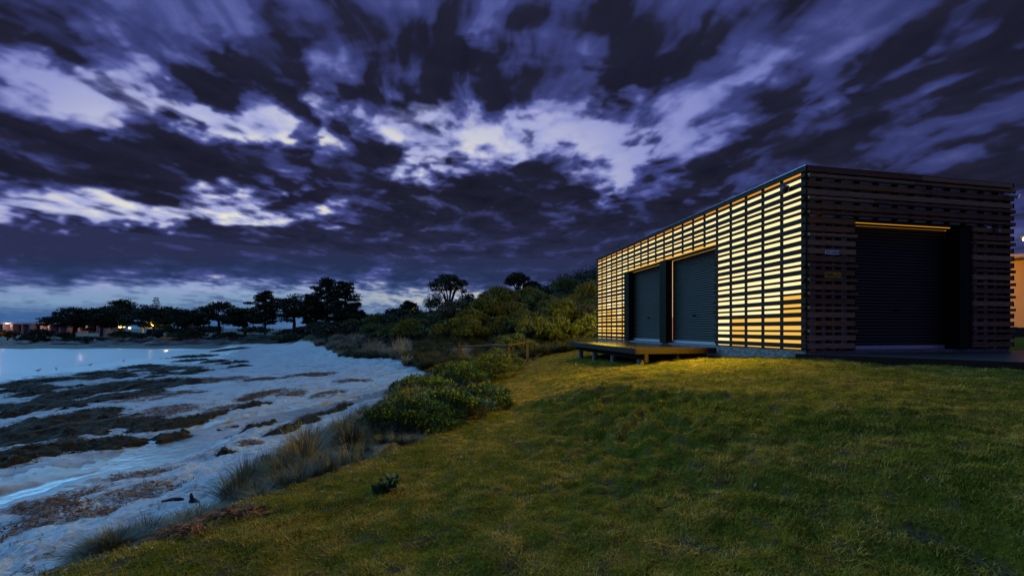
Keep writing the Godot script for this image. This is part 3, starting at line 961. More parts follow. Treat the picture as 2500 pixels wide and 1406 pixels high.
func push(buf: PackedFloat32Array, at: Vector3, turn: float, sx: float, sy: float, lean: Vector2, c: Color) -> void:
	var cs := cos(turn)
	var sn := sin(turn)
	buf.append(cs * sx); buf.append(lean.x * sy); buf.append(sn * sx); buf.append(at.x)
	buf.append(0.0); buf.append(sy); buf.append(0.0); buf.append(at.y)
	buf.append(-sn * sx); buf.append(lean.y * sy); buf.append(cs * sx); buf.append(at.z)
	buf.append(c.r); buf.append(c.g); buf.append(c.b); buf.append(1.0)

func blade(mb: MB, at: Vector3, dir: Vector3, side: Vector3, length: float, width: float, droop: float, segs: int, col: Color, tip := Color(-1, 0, 0)) -> void:
	var p := at
	var d := dir
	var l := p - side * width * 0.5
	var r := p + side * width * 0.5
	for k in segs:
		var q := p + d * (length / segs)
		var w := width * (1.0 - float(k + 1) / segs) * 0.5
		var c := col if tip.r < 0.0 else col.lerp(tip, float(k) / segs)
		if k == segs - 1:
			mb.tri(l, r, q, c)
		else:
			mb.quad(l, r, q + side * w, q - side * w, c)
		l = q - side * w
		r = q + side * w
		p = q
		d = (d + Vector3(0, -droop, 0) + Vector3(dir.x, 0, dir.z) * droop * 0.5).normalized()

func make_grass() -> void:
	var gm := mat(Color(1, 1, 1), 0.75, true)
	gm.metallic_specular = 0.08
	gm.backlight_enabled = true
	gm.backlight = Color(0.35, 0.4, 0.2)
	var tufts := []
	for k in 3:
		var mb := MB.new()
		for b in 9:
			var an := rng.randf() * TAU
			var rr := sqrt(rng.randf()) * 0.045
			var out := Vector3(cos(an), 0, sin(an))
			var tone := rng.randf_range(0.75, 1.3)
			var turn := rng.randf() * TAU
			blade(mb, Vector3(cos(turn) * rr, -0.006, sin(turn) * rr), (Vector3.UP + out * rng.randf_range(0.25, 1.5)).normalized(), Vector3(-out.z, 0, out.x),
				rng.randf_range(0.025, 0.055), rng.randf_range(0.003, 0.0055), rng.randf_range(0.2, 0.7), 2, Color(tone, tone, tone * 0.95))
		tufts.append(mb.mesh(gm))
	var bufs := [PackedFloat32Array(), PackedFloat32Array(), PackedFloat32Array()]
	for zone in [[1.7, 4.2, 1150.0, 1.0], [4.2, 7.5, 520.0, 1.15], [7.5, 13.0, 190.0, 1.5], [13.0, 26.0, 60.0, 2.2]]:
		var d0: float = zone[0]
		var d1: float = zone[1]
		var x0 := -3.6
		var x1 := d1 * 1.36 + 0.4
		var n := int((x1 - x0) * (d1 - d0) * zone[2])
		for i in n:
			var d := rng.randf_range(d0, d1)
			var x := rng.randf_range(x0, x1)
			if x > d * 1.40 + 0.3: continue
			var e := interp(LAWN_EDGE, d)
			var inside := x - e + rng.randf_range(-0.35, 0.1)
			if inside < 0.0: continue
			if d > 9.0 and x > 6.2 - (d - 9.0) * 0.18 and under_shed(x, d): continue
			var n1 := noise_a.get_noise_2d(x * 0.9 + 50.0, d * 0.9)
			var n2 := noise_b.get_noise_2d(x * 3.0, d * 3.0 + 70.0)
			var n3 := noise_c.get_noise_2d(x * 8.0, d * 8.0)
			if n2 + n3 * 0.6 > 0.36 + rng.randf() * 0.25: continue      # worn patches
			var dry := clampf(0.45 + n1 * 0.7 + n2 * 0.8 + wear(x, d) + rng.randf_range(-0.3, 0.3), 0.0, 1.0)
			var c := Color(0.140, 0.134, 0.016).lerp(Color(0.40, 0.255, 0.050), dry * dry)
			c = c * rng.randf_range(0.65, 1.35)
			var s: float = zone[3] * rng.randf_range(0.75, 1.25) * (1.0 + 0.55 * noise_b.get_noise_2d(x * 2.2 + 20.0, d * 2.2)) * (1.0 - clampf(wear(x, d), -0.6, 0.35))
			push(bufs[i % 3], Vector3(x, ground(x, d), -d), rng.randf() * TAU, s, s * (0.85 + 0.5 * n3) / sqrt(zone[3]), Vector2(rng.randf_range(-0.3, 0.3), rng.randf_range(-0.3, 0.3)), c)
	for k in 3:
		scatter("lawn_grass", tufts[k], bufs[k], ["short green blades of the mown lawn in front of the shed", "straw tinged blades of the lawn mixed through the green", "fine lawn blades leaning between the worn patches"][k], "grass")

func under_shed(x: float, d: float) -> bool:
	var p := Transform3D(Basis(Vector3.UP, deg_to_rad(SHED_TURN)), SHED_AT).affine_inverse() * Vector3(x, SHED_AT.y, -d)
	return p.x > -0.02 and p.z < 0.02

func make_rest() -> void:
	make_decks()
	make_fittings()
	make_neighbour()
	make_fence()
	make_trees()
	make_scrub()
	make_tussocks()
	make_bank_shrubs()
	make_weed()
	make_far_side()
	make_grass()

# ------------------------------------------------------------------ decks and fittings of the shed
func shed_xf() -> Transform3D:
	return Transform3D(Basis(Vector3.UP, deg_to_rad(SHED_TURN)), SHED_AT)

func make_decks() -> void:
	var xf := shed_xf()
	# raised deck before the two doors: along local z from -2.93 to -8.67, 2.58 m out to the left
	var d := thing("raised_deck", "low raised timber deck on stumps in front of the two side doors", "deck", xf)
	var z0 := -8.70
	var z1 := -2.93
	var n := 18
	for k in n:
		var x1 := -0.06 - k * 0.1405
		var lo := Vector3(x1 - 0.135, -0.095, z0 + 0.035)
		bp("plank", lo, Vector3(x1, -0.062 + rng.randf_range(-0.0015, 0.0015), z1 - 0.035), M.deck, d)
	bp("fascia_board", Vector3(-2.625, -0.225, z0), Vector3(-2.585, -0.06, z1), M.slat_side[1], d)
	bp("fascia_board", Vector3(-2.583, -0.225, z1 - 0.033), Vector3(-0.02, -0.06, z1 + 0.005), M.fascia, d)
	bp("fascia_board", Vector3(-2.583, -0.225, z0 - 0.005), Vector3(-0.02, -0.06, z0 + 0.033), M.fascia, d)
	for x in [-2.30, -1.2, -0.3]:
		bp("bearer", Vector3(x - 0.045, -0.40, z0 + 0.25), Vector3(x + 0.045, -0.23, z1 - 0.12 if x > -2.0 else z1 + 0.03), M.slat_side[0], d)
	for z in [-8.3, -6.75, -5.1, -3.25]:
		for x in [-2.30, -1.2, -0.3]:
			var w := xf * Vector3(x, 0, z)
			var g := ground(w.x, -w.z) - BASE - 0.15
			var mb := MB.new()
			mb.tube([Vector3(x, g, z), Vector3(x, -0.405, z)], [0.10, 0.10], 14)
			part("stump", mb.mesh(M.concrete), d)
	bp("bracket", Vector3(-2.36, -0.47, z1 - 0.02), Vector3(-2.24, -0.26, z1 + 0.04), M.fascia, d)
	# front apron deck, its free edge running askew towards the camera
	var f := thing("front_deck", "broad dark timber deck running askew in front of the wide roller door", "deck", xf)
	for k in 36:
		var q0 := 0.02 + k * 0.145
		var q1 := q0 + 0.139
		var e0 := -0.26 + q0 * 0.635
		var e1 := -0.26 + q1 * 0.635
		var mb := MB.new()
		var a := Vector3(e0, -0.06, q0)
		var b := Vector3(e1, -0.06, q1)
		var c := Vector3(9.0, -0.06, q1)
		var e := Vector3(9.0, -0.06, q0)
		var dn := Vector3(0, -0.03, 0)
		mb.quad(a, e, c, b)
		mb.quad(a + dn, b + dn, c + dn, e + dn)
		mb.quad(a, b, b + dn, a + dn)
		mb.quad(b, c, c + dn, b + dn)
		mb.quad(e, a, a + dn, e + dn)
		part("plank", mb.mesh(M.deck_x), f)
	var dir := Vector3(0.635, 0, 1).normalized()
	var side := Vector3(-dir.z, 0, dir.x)
	for q in [[-0.055, -0.155], [-0.16, -0.275]]:
		var mb := MB.new()
		var p0 := Vector3(-0.27, 0, 0.0)
		var p1 := p0 + dir * 6.2
		mb.quad(p0 + Vector3(0, q[1], 0) + side * 0.02, p0 + Vector3(0, q[0], 0) + side * 0.02, p1 + Vector3(0, q[0], 0) + side * 0.02, p1 + Vector3(0, q[1], 0) + side * 0.02)
		mb.quad(p0 + Vector3(0, q[0], 0) + side * 0.02, p0 + Vector3(0, q[0], 0) - side * 0.02, p1 + Vector3(0, q[0], 0) - side * 0.02, p1 + Vector3(0, q[0], 0) + side * 0.02)
		mb.quad(p0 + Vector3(0, q[1], 0) - side * 0.02, p0 + Vector3(0, q[0], 0) - side * 0.02, p0 + Vector3(0, q[0], 0) + side * 0.02, p0 + Vector3(0, q[1], 0) + side * 0.02)
		part("fascia_board", mb.mesh(M.fascia), f)

func text_mesh(t: String, size: float, m: Material, bold := true) -> TextMesh:
	var tm := TextMesh.new()
	var sf := SystemFont.new()
	sf.font_names = PackedStringArray(["Droid Sans"])
	sf.font_weight = 700 if bold else 400
	tm.font = sf
	tm.text = t
	tm.font_size = 64
	tm.pixel_size = size / 64.0
	tm.depth = 0.002
	tm.material = m
	return tm

func make_fittings() -> void:
	var xf := shed_xf()
	var ink := mat(Color(0.012, 0.012, 0.014), 0.6)
	# no climbing plate
	var s := thing("no_climbing_sign", "small white plate reading NO CLIMBING screwed to a front board", "sign", xf * Transform3D(Basis(), Vector3(0.70, 2.25, 0.008)))
	bp("plate", Vector3(-0.19, -0.044, 0.0), Vector3(0.19, 0.044, 0.003), mat(Color(0.86, 0.87, 0.90), 0.4), s)
	part("lettering", text_mesh("NO CLIMBING", 0.058, ink), s, Transform3D(Basis.from_scale(Vector3(0.78, 1, 1)), Vector3(0.042, -0.001, 0.0045)))
	var ring := MB.new()
	for k in 20:
		var a0 := TAU * k / 20
		var a1 := TAU * (k + 1) / 20
		ring.quad(Vector3(cos(a0), sin(a0), 0) * 0.034, Vector3(cos(a1), sin(a1), 0) * 0.034, Vector3(cos(a1), sin(a1), 0) * 0.027, Vector3(cos(a0), sin(a0), 0) * 0.027)
	ring.box(Vector3(-0.006, -0.018, -0.001), Vector3(0.006, 0.008, 0.0))
	ring.box(Vector3(-0.005, 0.011, -0.001), Vector3(0.007, 0.021, 0.0))
	ring.box(Vector3(-0.033, -0.003, -0.001), Vector3(0.033, 0.003, 0.0005), Color.WHITE, Transform3D(Basis(Vector3(0, 0, 1), -0.8), Vector3.ZERO))
	part("pictogram", ring.mesh(ink), s, Transform3D(Basis(), Vector3(-0.142, 0, 0.0045)))
	# load plate
	var y := thing("load_sign", "yellow plate reading 2500 Kg GROSS MASS on a front board below the white one", "sign", xf * Transform3D(Basis(), Vector3(0.72, 1.735, 0.008)))
	bp("plate", Vector3(-0.222, -0.064, 0.0), Vector3(0.222, 0.064, 0.003), mat(Color(0.55, 0.33, 0.01), 0.45), y)
	part("lettering", text_mesh("2500", 0.112, ink), y, Transform3D(Basis.from_scale(Vector3(0.86, 1, 1)), Vector3(-0.105, 0.0, 0.0045)))
	part("lettering", text_mesh("Kg", 0.062, ink), y, Transform3D(Basis(), Vector3(0.048, -0.018, 0.0045)))
	part("lettering", text_mesh("GROSS", 0.036, ink), y, Transform3D(Basis(), Vector3(0.145, 0.024, 0.0045)))
	part("lettering", text_mesh("MASS", 0.036, ink), y, Transform3D(Basis(), Vector3(0.145, -0.024, 0.0045)))
	# security camera with a lit ring, near the far top corner of the front
	var shell := mat(Color(0.30, 0.32, 0.34), 0.35)
	var c := thing("security_camera", "pale bullet camera with a glowing pink ring under the roof edge", "camera", xf * Transform3D(Basis(Vector3.UP, 0.75) * Basis(Vector3.RIGHT, 0.35), Vector3(5.98, 3.84, 0.10)))
	var body := MB.new()
	var pts := []
	var rad := []
	for k in 9:
		var t := k / 8.0
		pts.append(Vector3(0, 0, -0.09 + 0.20 * t))
		rad.append(0.048 * sqrt(clampf(1.0 - pow(1.0 - minf(t * 2.6, 1.0), 2.0), 0.05, 1.0)))
	body.tube(pts, rad, 16)
	part("body", body.mesh(shell), c)
	bp("bracket", Vector3(-0.015, -0.02, -0.17), Vector3(0.015, 0.05, -0.085), shell, c)
	var halo := MB.new()
	for k in 20:
		var a0 := TAU * k / 20
		var a1 := TAU * (k + 1) / 20
		halo.quad(Vector3(cos(a0), sin(a0), 0) * 0.046, Vector3(cos(a0), sin(a0), 0) * 0.032, Vector3(cos(a1), sin(a1), 0) * 0.032, Vector3(cos(a1), sin(a1), 0) * 0.046)
	part("light_ring", halo.mesh(glow(Color(1.3, 0.5, 0.55))), c, Transform3D(Basis(), Vector3(0, 0, 0.114)))
	# dome on the lit side near the corner
	var g := thing("dome_camera", "dark round dome fitting near the top corner of the lit side", "camera", xf * Transform3D(Basis(), Vector3(-0.045, 3.78, -0.40)))
	var dome := SphereMesh.new()
	dome.radius = 0.075
	dome.height = 0.15
	dome.material = mat(Color(0.03, 0.03, 0.035), 0.25)
	part("dome", dome, g, Transform3D(Basis(), Vector3(-0.10, -0.02, 0)))
	var hood := CylinderMesh.new()
	hood.top_radius = 0.085
	hood.bottom_radius = 0.09
	hood.height = 0.07
	hood.material = mat(Color(0.06, 0.06, 0.065), 0.5)
	part("hood", hood, g, Transform3D(Basis(), Vector3(-0.10, 0.035, 0)))
	bp("bracket", Vector3(-0.10, 0.0, -0.02), Vector3(0.05, 0.045, 0.02), M.stud, g)
	# small box with a sensor
	var b := thing("sensor_box", "small grey sensor box on a board right of the wide door", "sensor", xf * Transform3D(Basis(), Vector3(5.55, 2.96, 0.0)))
	bp("housing", Vector3(-0.05, -0.045, 0.0), Vector3(0.03, 0.05, 0.07), mat(Color(0.08, 0.08, 0.085), 0.5), b)
	bp("lens", Vector3(0.035, -0.04, 0.01), Vector3(0.085, 0.035, 0.08), mat(Color(0.35, 0.33, 0.42), 0.3), b)

# ------------------------------------------------------------------ neighbour on the right
func make_neighbour() -> void:
	var h := thing("neighbour_building", "pale rendered building beyond the shed, lit orange by a street light", "building", Transform3D(Basis(Vector3.UP, deg_to_rad(-14.0)), Vector3(31.6, 3.3, -25.6)))
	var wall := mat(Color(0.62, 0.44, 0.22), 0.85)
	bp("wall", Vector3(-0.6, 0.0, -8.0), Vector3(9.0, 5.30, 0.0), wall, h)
	bp("roof", Vector3(-1.0, 5.42, -8.4), Vector3(9.4, 5.60, 0.55), mat(Color(0.45, 0.43, 0.40), 0.6), h)
	bp("gutter", Vector3(-1.0, 5.303, 0.3), Vector3(9.4, 5.418, 0.60), mat(Color(0.20, 0.14, 0.09), 0.6), h)
	bp("plinth", Vector3(-0.65, -0.6, 0.003), Vector3(9.0, 0.7, 0.06), mat(Color(0.05, 0.04, 0.035), 0.9), h)
	var fence := thing("dark_fence", "dark paling fence low in front of the orange lit building", "fence", Transform3D(Basis(Vector3.UP, deg_to_rad(-8.0)), Vector3(22.5, 3.3, -19.6)))
	for k in 40:
		bp("paling", Vector3(k * 0.14, -0.3, 0.0), Vector3(k * 0.14 + 0.128, 0.98 + rng.randf_range(-0.02, 0.02), 0.02), M.stud, fence)
	bp("rail", Vector3(0, 0.2, -0.05), Vector3(5.6, 0.29, -0.003), M.stud, fence)
	bp("rail", Vector3(0, 0.72, -0.05), Vector3(5.6, 0.81, -0.003), M.stud, fence)
	# the street light
	var at := Vector3(26.6, 8.85, -20.6)
	var p := thing("street_light", "lit orange street light on a tall pole behind the shed", "street light", Transform3D(Basis(), Vector3(at.x + 1.2, 3.0, at.z - 0.1)))
	var mb := MB.new()
	mb.tube([Vector3(0, 0, 0), Vector3(0, 5.6, 0), Vector3(-0.25, 5.95, 0), Vector3(-1.05, 6.02, 0.08)], [0.07, 0.05, 0.04, 0.035], 8)
	part("pole", mb.mesh(mat(Color(0.15, 0.15, 0.15), 0.6)), p)
	var bulb := SphereMesh.new()
	bulb.radius = 0.10
	bulb.height = 0.2
	bulb.material = glow(Color(9.0, 4.6, 1.6))
	part("bulb", bulb, p, Transform3D(Basis(), at - p.position))
	bp("hood", Vector3(-1.45, 5.98, -0.10), Vector3(-0.95, 6.04, 0.28), mat(Color(0.15, 0.15, 0.15), 0.6), p)
	var sp := SpotLight3D.new()
	sp.name = "street_light_glow"
	sp.light_color = Color(1.0, 0.44, 0.04).linear_to_srgb()
	sp.light_energy = 30.0
	sp.light_size = 0.08
	sp.spot_angle = 68.0
	sp.spot_range = 60.0
	sp.spot_attenuation = 2.0
	sp.shadow_enabled = true
	add_child(sp, true)
	sp.look_at_from_position(at, at + Vector3(0.75, -0.45, -0.55))
	var w := MB.new()
	for y in [6.0, 5.6]:
		var a := []
		for k in 11:
			var t := k / 10.0
			a.append(Vector3(lerpf(0.0, -16.0, t), y - 0.6 * sin(PI * t) - 0.4 * t, 1.0 * t))
		var r := []
		for k in 11: r.append(0.012)
		w.tube(a, r, 4)
	part("overhead_wire", w.mesh(M.core), p)

func lamp(called: String, at: Vector3, col: Color, energy: float, size: float) -> void:
	var l := OmniLight3D.new()
	l.name = called
	l.light_color = col.linear_to_srgb()
	l.light_energy = energy
	l.light_size = size
	l.omni_range = 60.0
	l.omni_attenuation = 2.0
	l.shadow_enabled = true
	add_child(l, true)
	l.position = at

# ------------------------------------------------------------------ fence, sticks
func make_fence() -> void:
	var f := thing("post_and_rail_fence", "old timber post and rail fence beside the sandy beach path", "fence")
	var posts := []
	for q in [[-3.20, 24.3], [-1.15, 24.0], [-0.15, 21.9], [0.88, 22.6]]:
		posts.append(on_ground(q[0], q[1]))
	var wood_dark := mat(Color(0.085, 0.06, 0.042), 0.85)
	for p in posts:
		var mb := MB.new()
		mb.box(Vector3(-0.065, -0.3, -0.06), Vector3(0.065, 0.97, 0.06), Color.WHITE, Transform3D(Basis(Vector3.UP, 0.2) * Basis(Vector3(0, 0, 1), rng.randf_range(-0.03, 0.03)), p))
		part("post", mb.mesh(wood_dark), f)
	for k in 3:
		var a: Vector3 = posts[k] + Vector3(-0.08, 0.95, 0.08)
		var b: Vector3 = posts[k + 1] + Vector3(0.08, 0.95, 0.08)
		var mb := MB.new()
		mb.tube([a, (a + b) * 0.5 + Vector3(0, -0.02, 0), b], [0.058, 0.055, 0.058], 7)
		part("rail", mb.mesh(wood_dark), f)
	var bark := mat(Color(0.025, 0.02, 0.017), 0.9)
	var mb := MB.new()
	var line := []
	for q in [[0.72, 20.6, 0.02], [0.86, 20.7, 0.16], [1.0, 20.8, 0.20], [1.12, 20.8, 0.05], [1.26, 20.9, 0.16], [1.45, 21.0, 0.30], [1.62, 21.1, 0.24]]:
		line.append(on_ground(q[0], q[1], q[2]))
	mb.tube(line, [0.02, 0.035, 0.04, 0.05, 0.05, 0.045, 0.02], 6)
	mb.tube([line[3], line[3] + Vector3(-0.05, 0.2, 0.02)], [0.03, 0.012], 5)
	tag(part("fallen_branch", mb.mesh(bark), self), "crooked black fallen branch lying on the lawn beyond the fence end", "branch")
	mb = MB.new()
	var g := on_ground(-2.95, 19.6)
	mb.tube([g + Vector3(0.12, -0.05, 0), g + Vector3(0.03, 0.35, 0), g + Vector3(-0.06, 0.7, 0)], [0.035, 0.025, 0.012], 6)
	tag(part("dead_stick", mb.mesh(bark), self), "bare dead stick standing upright by the foot of the path", "stick")
	mb = MB.new()
	g = on_ground(-4.50, 5.30)
	mb.tube([g + Vector3(-0.13, 0.015, 0.05), g + Vector3(-0.03, 0.03, 0.01), g + Vector3(0.05, 0.022, -0.015), g + Vector3(0.10, 0.012, -0.03)], [0.010, 0.022, 0.026, 0.012], 7)
	mb.tube([g + Vector3(0.0, 0.03, 0), g + Vector3(0.02, 0.035, 0.07)], [0.016, 0.008], 6)
	tag(part("driftwood", mb.mesh(bark), self), "short black driftwood stub lying flat on the pale sand", "driftwood")
	mb = MB.new()
	g = on_ground(-4.18, 5.22)
	mb.tube([g + Vector3(-0.06, 0.02, -0.02), g + Vector3(0.0, 0.035, 0.0), g + Vector3(0.09, 0.018, 0.02)], [0.024, 0.034, 0.014], 7)
	mb.tube([g + Vector3(-0.01, 0.02, 0), g + Vector3(-0.03, 0.09, 0.0), g + Vector3(-0.025, 0.135, 0.01)], [0.026, 0.020, 0.013], 7)
	tag(part("driftwood", mb.mesh(bark), self), "black driftwood knot with an upright prong on the pale sand", "driftwood")
	# pale sand path climbing past the fence
	var st := MB.new()
	var prev := []
	for k in 24:
		var t := k / 23.0
		var x := lerpf(-4.6, -1.6, t) + sin(t * 3.0) * 0.25
		var d := lerpf(22.0, 25.5, t)
		var w := 0.35 + 0.12 * noise_b.get_noise_2d(t * 5.0, 1.0)
		var cur := []
		for q in 5:
			cur.append(on_ground(x + (q - 2) * 0.5 * w * 0.8, d - (q - 2) * 0.5 * w, 0.008 if q > 0 and q < 4 else -0.03))
		if prev.size():
			for q in 4:
				st.quad(prev[q], cur[q], cur[q + 1], prev[q + 1])
		prev = cur
	tag(part("sandy_path", st.mesh(mat(Color(0.36, 0.34, 0.31), 0.9)), self), "narrow pale sand path climbing past the fence", "path", "", "structure")

# ------------------------------------------------------------------ plants
var leaf_dark: StandardMaterial3D
var leaf_near: StandardMaterial3D
var bark_mat: StandardMaterial3D

func rdir() -> Vector3:
	return Vector3(rng.randf_range(-1, 1), rng.randf_range(-1, 1), rng.randf_range(-1, 1)).normalized()

# a leaf-sized diamond
func leaf(mb: MB, at: Vector3, along: Vector3, len_: float, wid: float, col: Color) -> void:
	var s := along.cross(rdir()).normalized() * wid * 0.5
	var m := at + along * len_ * 0.55
	mb.quad(at, m - s, at + along * len_, m + s, col)

# a flattened pad of leaves round a point
func pad(mb: MB, at: Vector3, r: Vector3, count: int, size: float, base: Color, hang := 0.0) -> void:
	for k in count:
		var q := rdir() * pow(rng.randf(), 0.4)
		if q.y < 0.0: q.y *= 0.55
		var p := at + q * r
		var tone := rng.randf_range(0.55, 1.45)
		var dir := (rdir() + Vector3(0, 0.5 - hang, 0)).normalized()
		leaf(mb, p, dir, size * rng.randf_range(0.6, 1.4), size * rng.randf_range(0.35, 0.8), base * tone)

const FAR_GREEN := Color(0.030, 0.042, 0.018)

# pine or wattle seen across the bay. shape: 0 spreading, 1 tall pine, 2 umbrella on a fan of stems, 3 whorled conifer, 4 low bush
func far_tree(called: String, label: String, x: float, d: float, y: float, h: float, w: float, shape: int, group := "") -> Node3D:
	var t := thing(called, label, "tree" if shape < 4 else "bush", Transform3D(Basis(), Vector3(x, y, -d)), group)
	var tr := MB.new()
	var cr := MB.new()
	var px := d / 398.0                    # how wide a picture dot is out there
	var size := maxf(px * 1.7, 0.13)
	if shape == 0:
		tr.tube([Vector3(0, -0.5, 0), Vector3(0.1 * h * 0.2, h * 0.22, 0), Vector3(0, h * 0.40, 0)], [h * 0.045, h * 0.035, h * 0.026], 7)
		w *= 1.2
		var n := int(16 + w * 1.2)
		for k in n:
			var an := TAU * k * 0.381966 + rng.randf()
			var r := sqrt((k + 0.5) / n)
			var p := Vector3(cos(an) * r * w * 0.44, h * (0.93 - 0.42 * r * r - rng.randf() * 0.2), sin(an) * r * w * 0.44)
			tr.tube([Vector3(0, h * 0.36, 0), p * Vector3(0.5, 0, 0.5) + Vector3(0, h * 0.52, 0), p - Vector3(0, h * 0.04, 0)], [h * 0.022, h * 0.014, h * 0.006], 5)
			pad(cr, p, Vector3(w * 0.15, h * 0.075, w * 0.15) * rng.randf_range(0.8, 1.25), 190, size, FAR_GREEN)
		for k in 15:
			var an := rng.randf() * TAU
			var rr := rng.randf_range(0.10, 0.47)
			pad(cr, Vector3(cos(an) * w * rr, h * rng.randf_range(0.22, 0.58), sin(an) * w * rr), Vector3(w * 0.13, h * 0.07, w * 0.13), 150, size, FAR_GREEN)
	elif shape == 1:
		tr.tube([Vector3(0, -0.5, 0), Vector3(0.05, h * 0.5, 0), Vector3(-0.1, h * 0.96, 0)], [h * 0.028, h * 0.022, h * 0.006], 7)
		var n := int(h * 3.4)
		for k in n:
			var t0 := float(k) / (n - 1)
			var yy := h * lerpf(0.20, 0.97, t0)
			var reach := w * 0.5 * (0.55 + 0.45 * sin(PI * clampf(t0 * 0.9 + 0.12, 0.0, 1.0))) * rng.randf_range(0.35, 1.05) * (1.0 if t0 < 0.86 else 0.55)
			var an := k * 2.4 + rng.randf() * 0.8
			var tip := Vector3(cos(an) * reach, yy + h * 0.03, sin(an) * reach)
			tr.tube([Vector3(0, yy - h * 0.02, 0), tip * Vector3(0.55, 1, 0.55) - Vector3(0, h * 0.015, 0), tip], [h * 0.009, h * 0.006, h * 0.003], 4)
			pad(cr, tip, Vector3(w * 0.15, h * 0.04, w * 0.15) * rng.randf_range(0.8, 1.3), 190, size * 0.95, FAR_GREEN)
			pad(cr, tip * Vector3(0.55, 1, 0.55), Vector3(w * 0.11, h * 0.028, w * 0.11), 80, size * 0.95, FAR_GREEN)
	elif shape == 2:
		for k in 13:
			var an := TAU * k * 0.381966
			var r := sqrt((k + 0.3) / 13.0)
			var p := Vector3(cos(an) * r * w * 0.43, h * (0.86 - 0.26 * r * r), sin(an) * r * w * 0.43)
			var low := h * rng.randf_range(0.12, 0.32)
			tr.tube([Vector3(0, -0.3, 0), Vector3(p.x * 0.06, low, p.z * 0.06), Vector3(p.x * 0.55, h * 0.58, p.z * 0.55), p], [h * 0.032, h * 0.020, h * 0.010, h * 0.004], 5)
			for j in 3:
				var b := p * rng.randf_range(0.75, 1.0) + rdir() * h * 0.06
				tr.tube([Vector3(p.x * 0.45, h * 0.52, p.z * 0.45), b], [h * 0.006, h * 0.003], 4)
			pad(cr, p, Vector3(w * 0.16, h * 0.085, w * 0.16) * rng.randf_range(0.85, 1.2), 330, size * 1.0, FAR_GREEN)
		for k in 5:
			var an := rng.randf() * TAU
			pad(cr, Vector3(cos(an) * w * 0.40, h * 0.56, sin(an) * w * 0.40), Vector3(w * 0.09, h * 0.07, w * 0.09), 90, size, FAR_GREEN, 0.5)
	elif shape == 3:
		tr.tube([Vector3(0, -0.5, 0), Vector3(0, h, 0)], [h * 0.015, h * 0.002], 6)
		for k in 12:
			var yy := h * lerpf(0.45, 0.93, k / 11.0)
			var reach := w * 0.5 * pow(1.0 - yy / h, 0.8) * 1.7
			for b in 5:
				var an := TAU * b / 6.0 + k * 0.5
				var tip := Vector3(cos(an) * reach, yy + reach * 0.18, sin(an) * reach)
				for q in 7:
					var f := rng.randf()
					leaf(cr, Vector3(0, yy, 0).lerp(tip, f), (tip - Vector3(0, yy, 0)).normalized() + rdir() * 0.4, size * 0.9, size * 0.5, FAR_GREEN)
	else:
		for k in 5:
			tr.tube([Vector3(0, -0.2, 0), Vector3(rng.randf_range(-0.3, 0.3) * w, h * 0.6, rng.randf_range(-0.3, 0.3) * w)], [h * 0.04, h * 0.015], 5)
		var n := 9
		for k in n:
			var an := TAU * k * 0.381966
			var r := sqrt((k + 0.3) / n)
			pad(cr, Vector3(cos(an) * r * w * 0.38, h * (0.72 - 0.35 * r * r + rng.randf_range(-0.06, 0.08)), sin(an) * r * w * 0.38), Vector3(w * 0.2, h * 0.26, w * 0.2), 170, size * 1.0, FAR_GREEN)
	part("trunk", tr.mesh(bark_mat), t)
	part("crown", cr.mesh(leaf_dark), t)
	return t

func at_px(px: float, d: float) -> float:
	return (px - 1250.0) / 972.0 * d

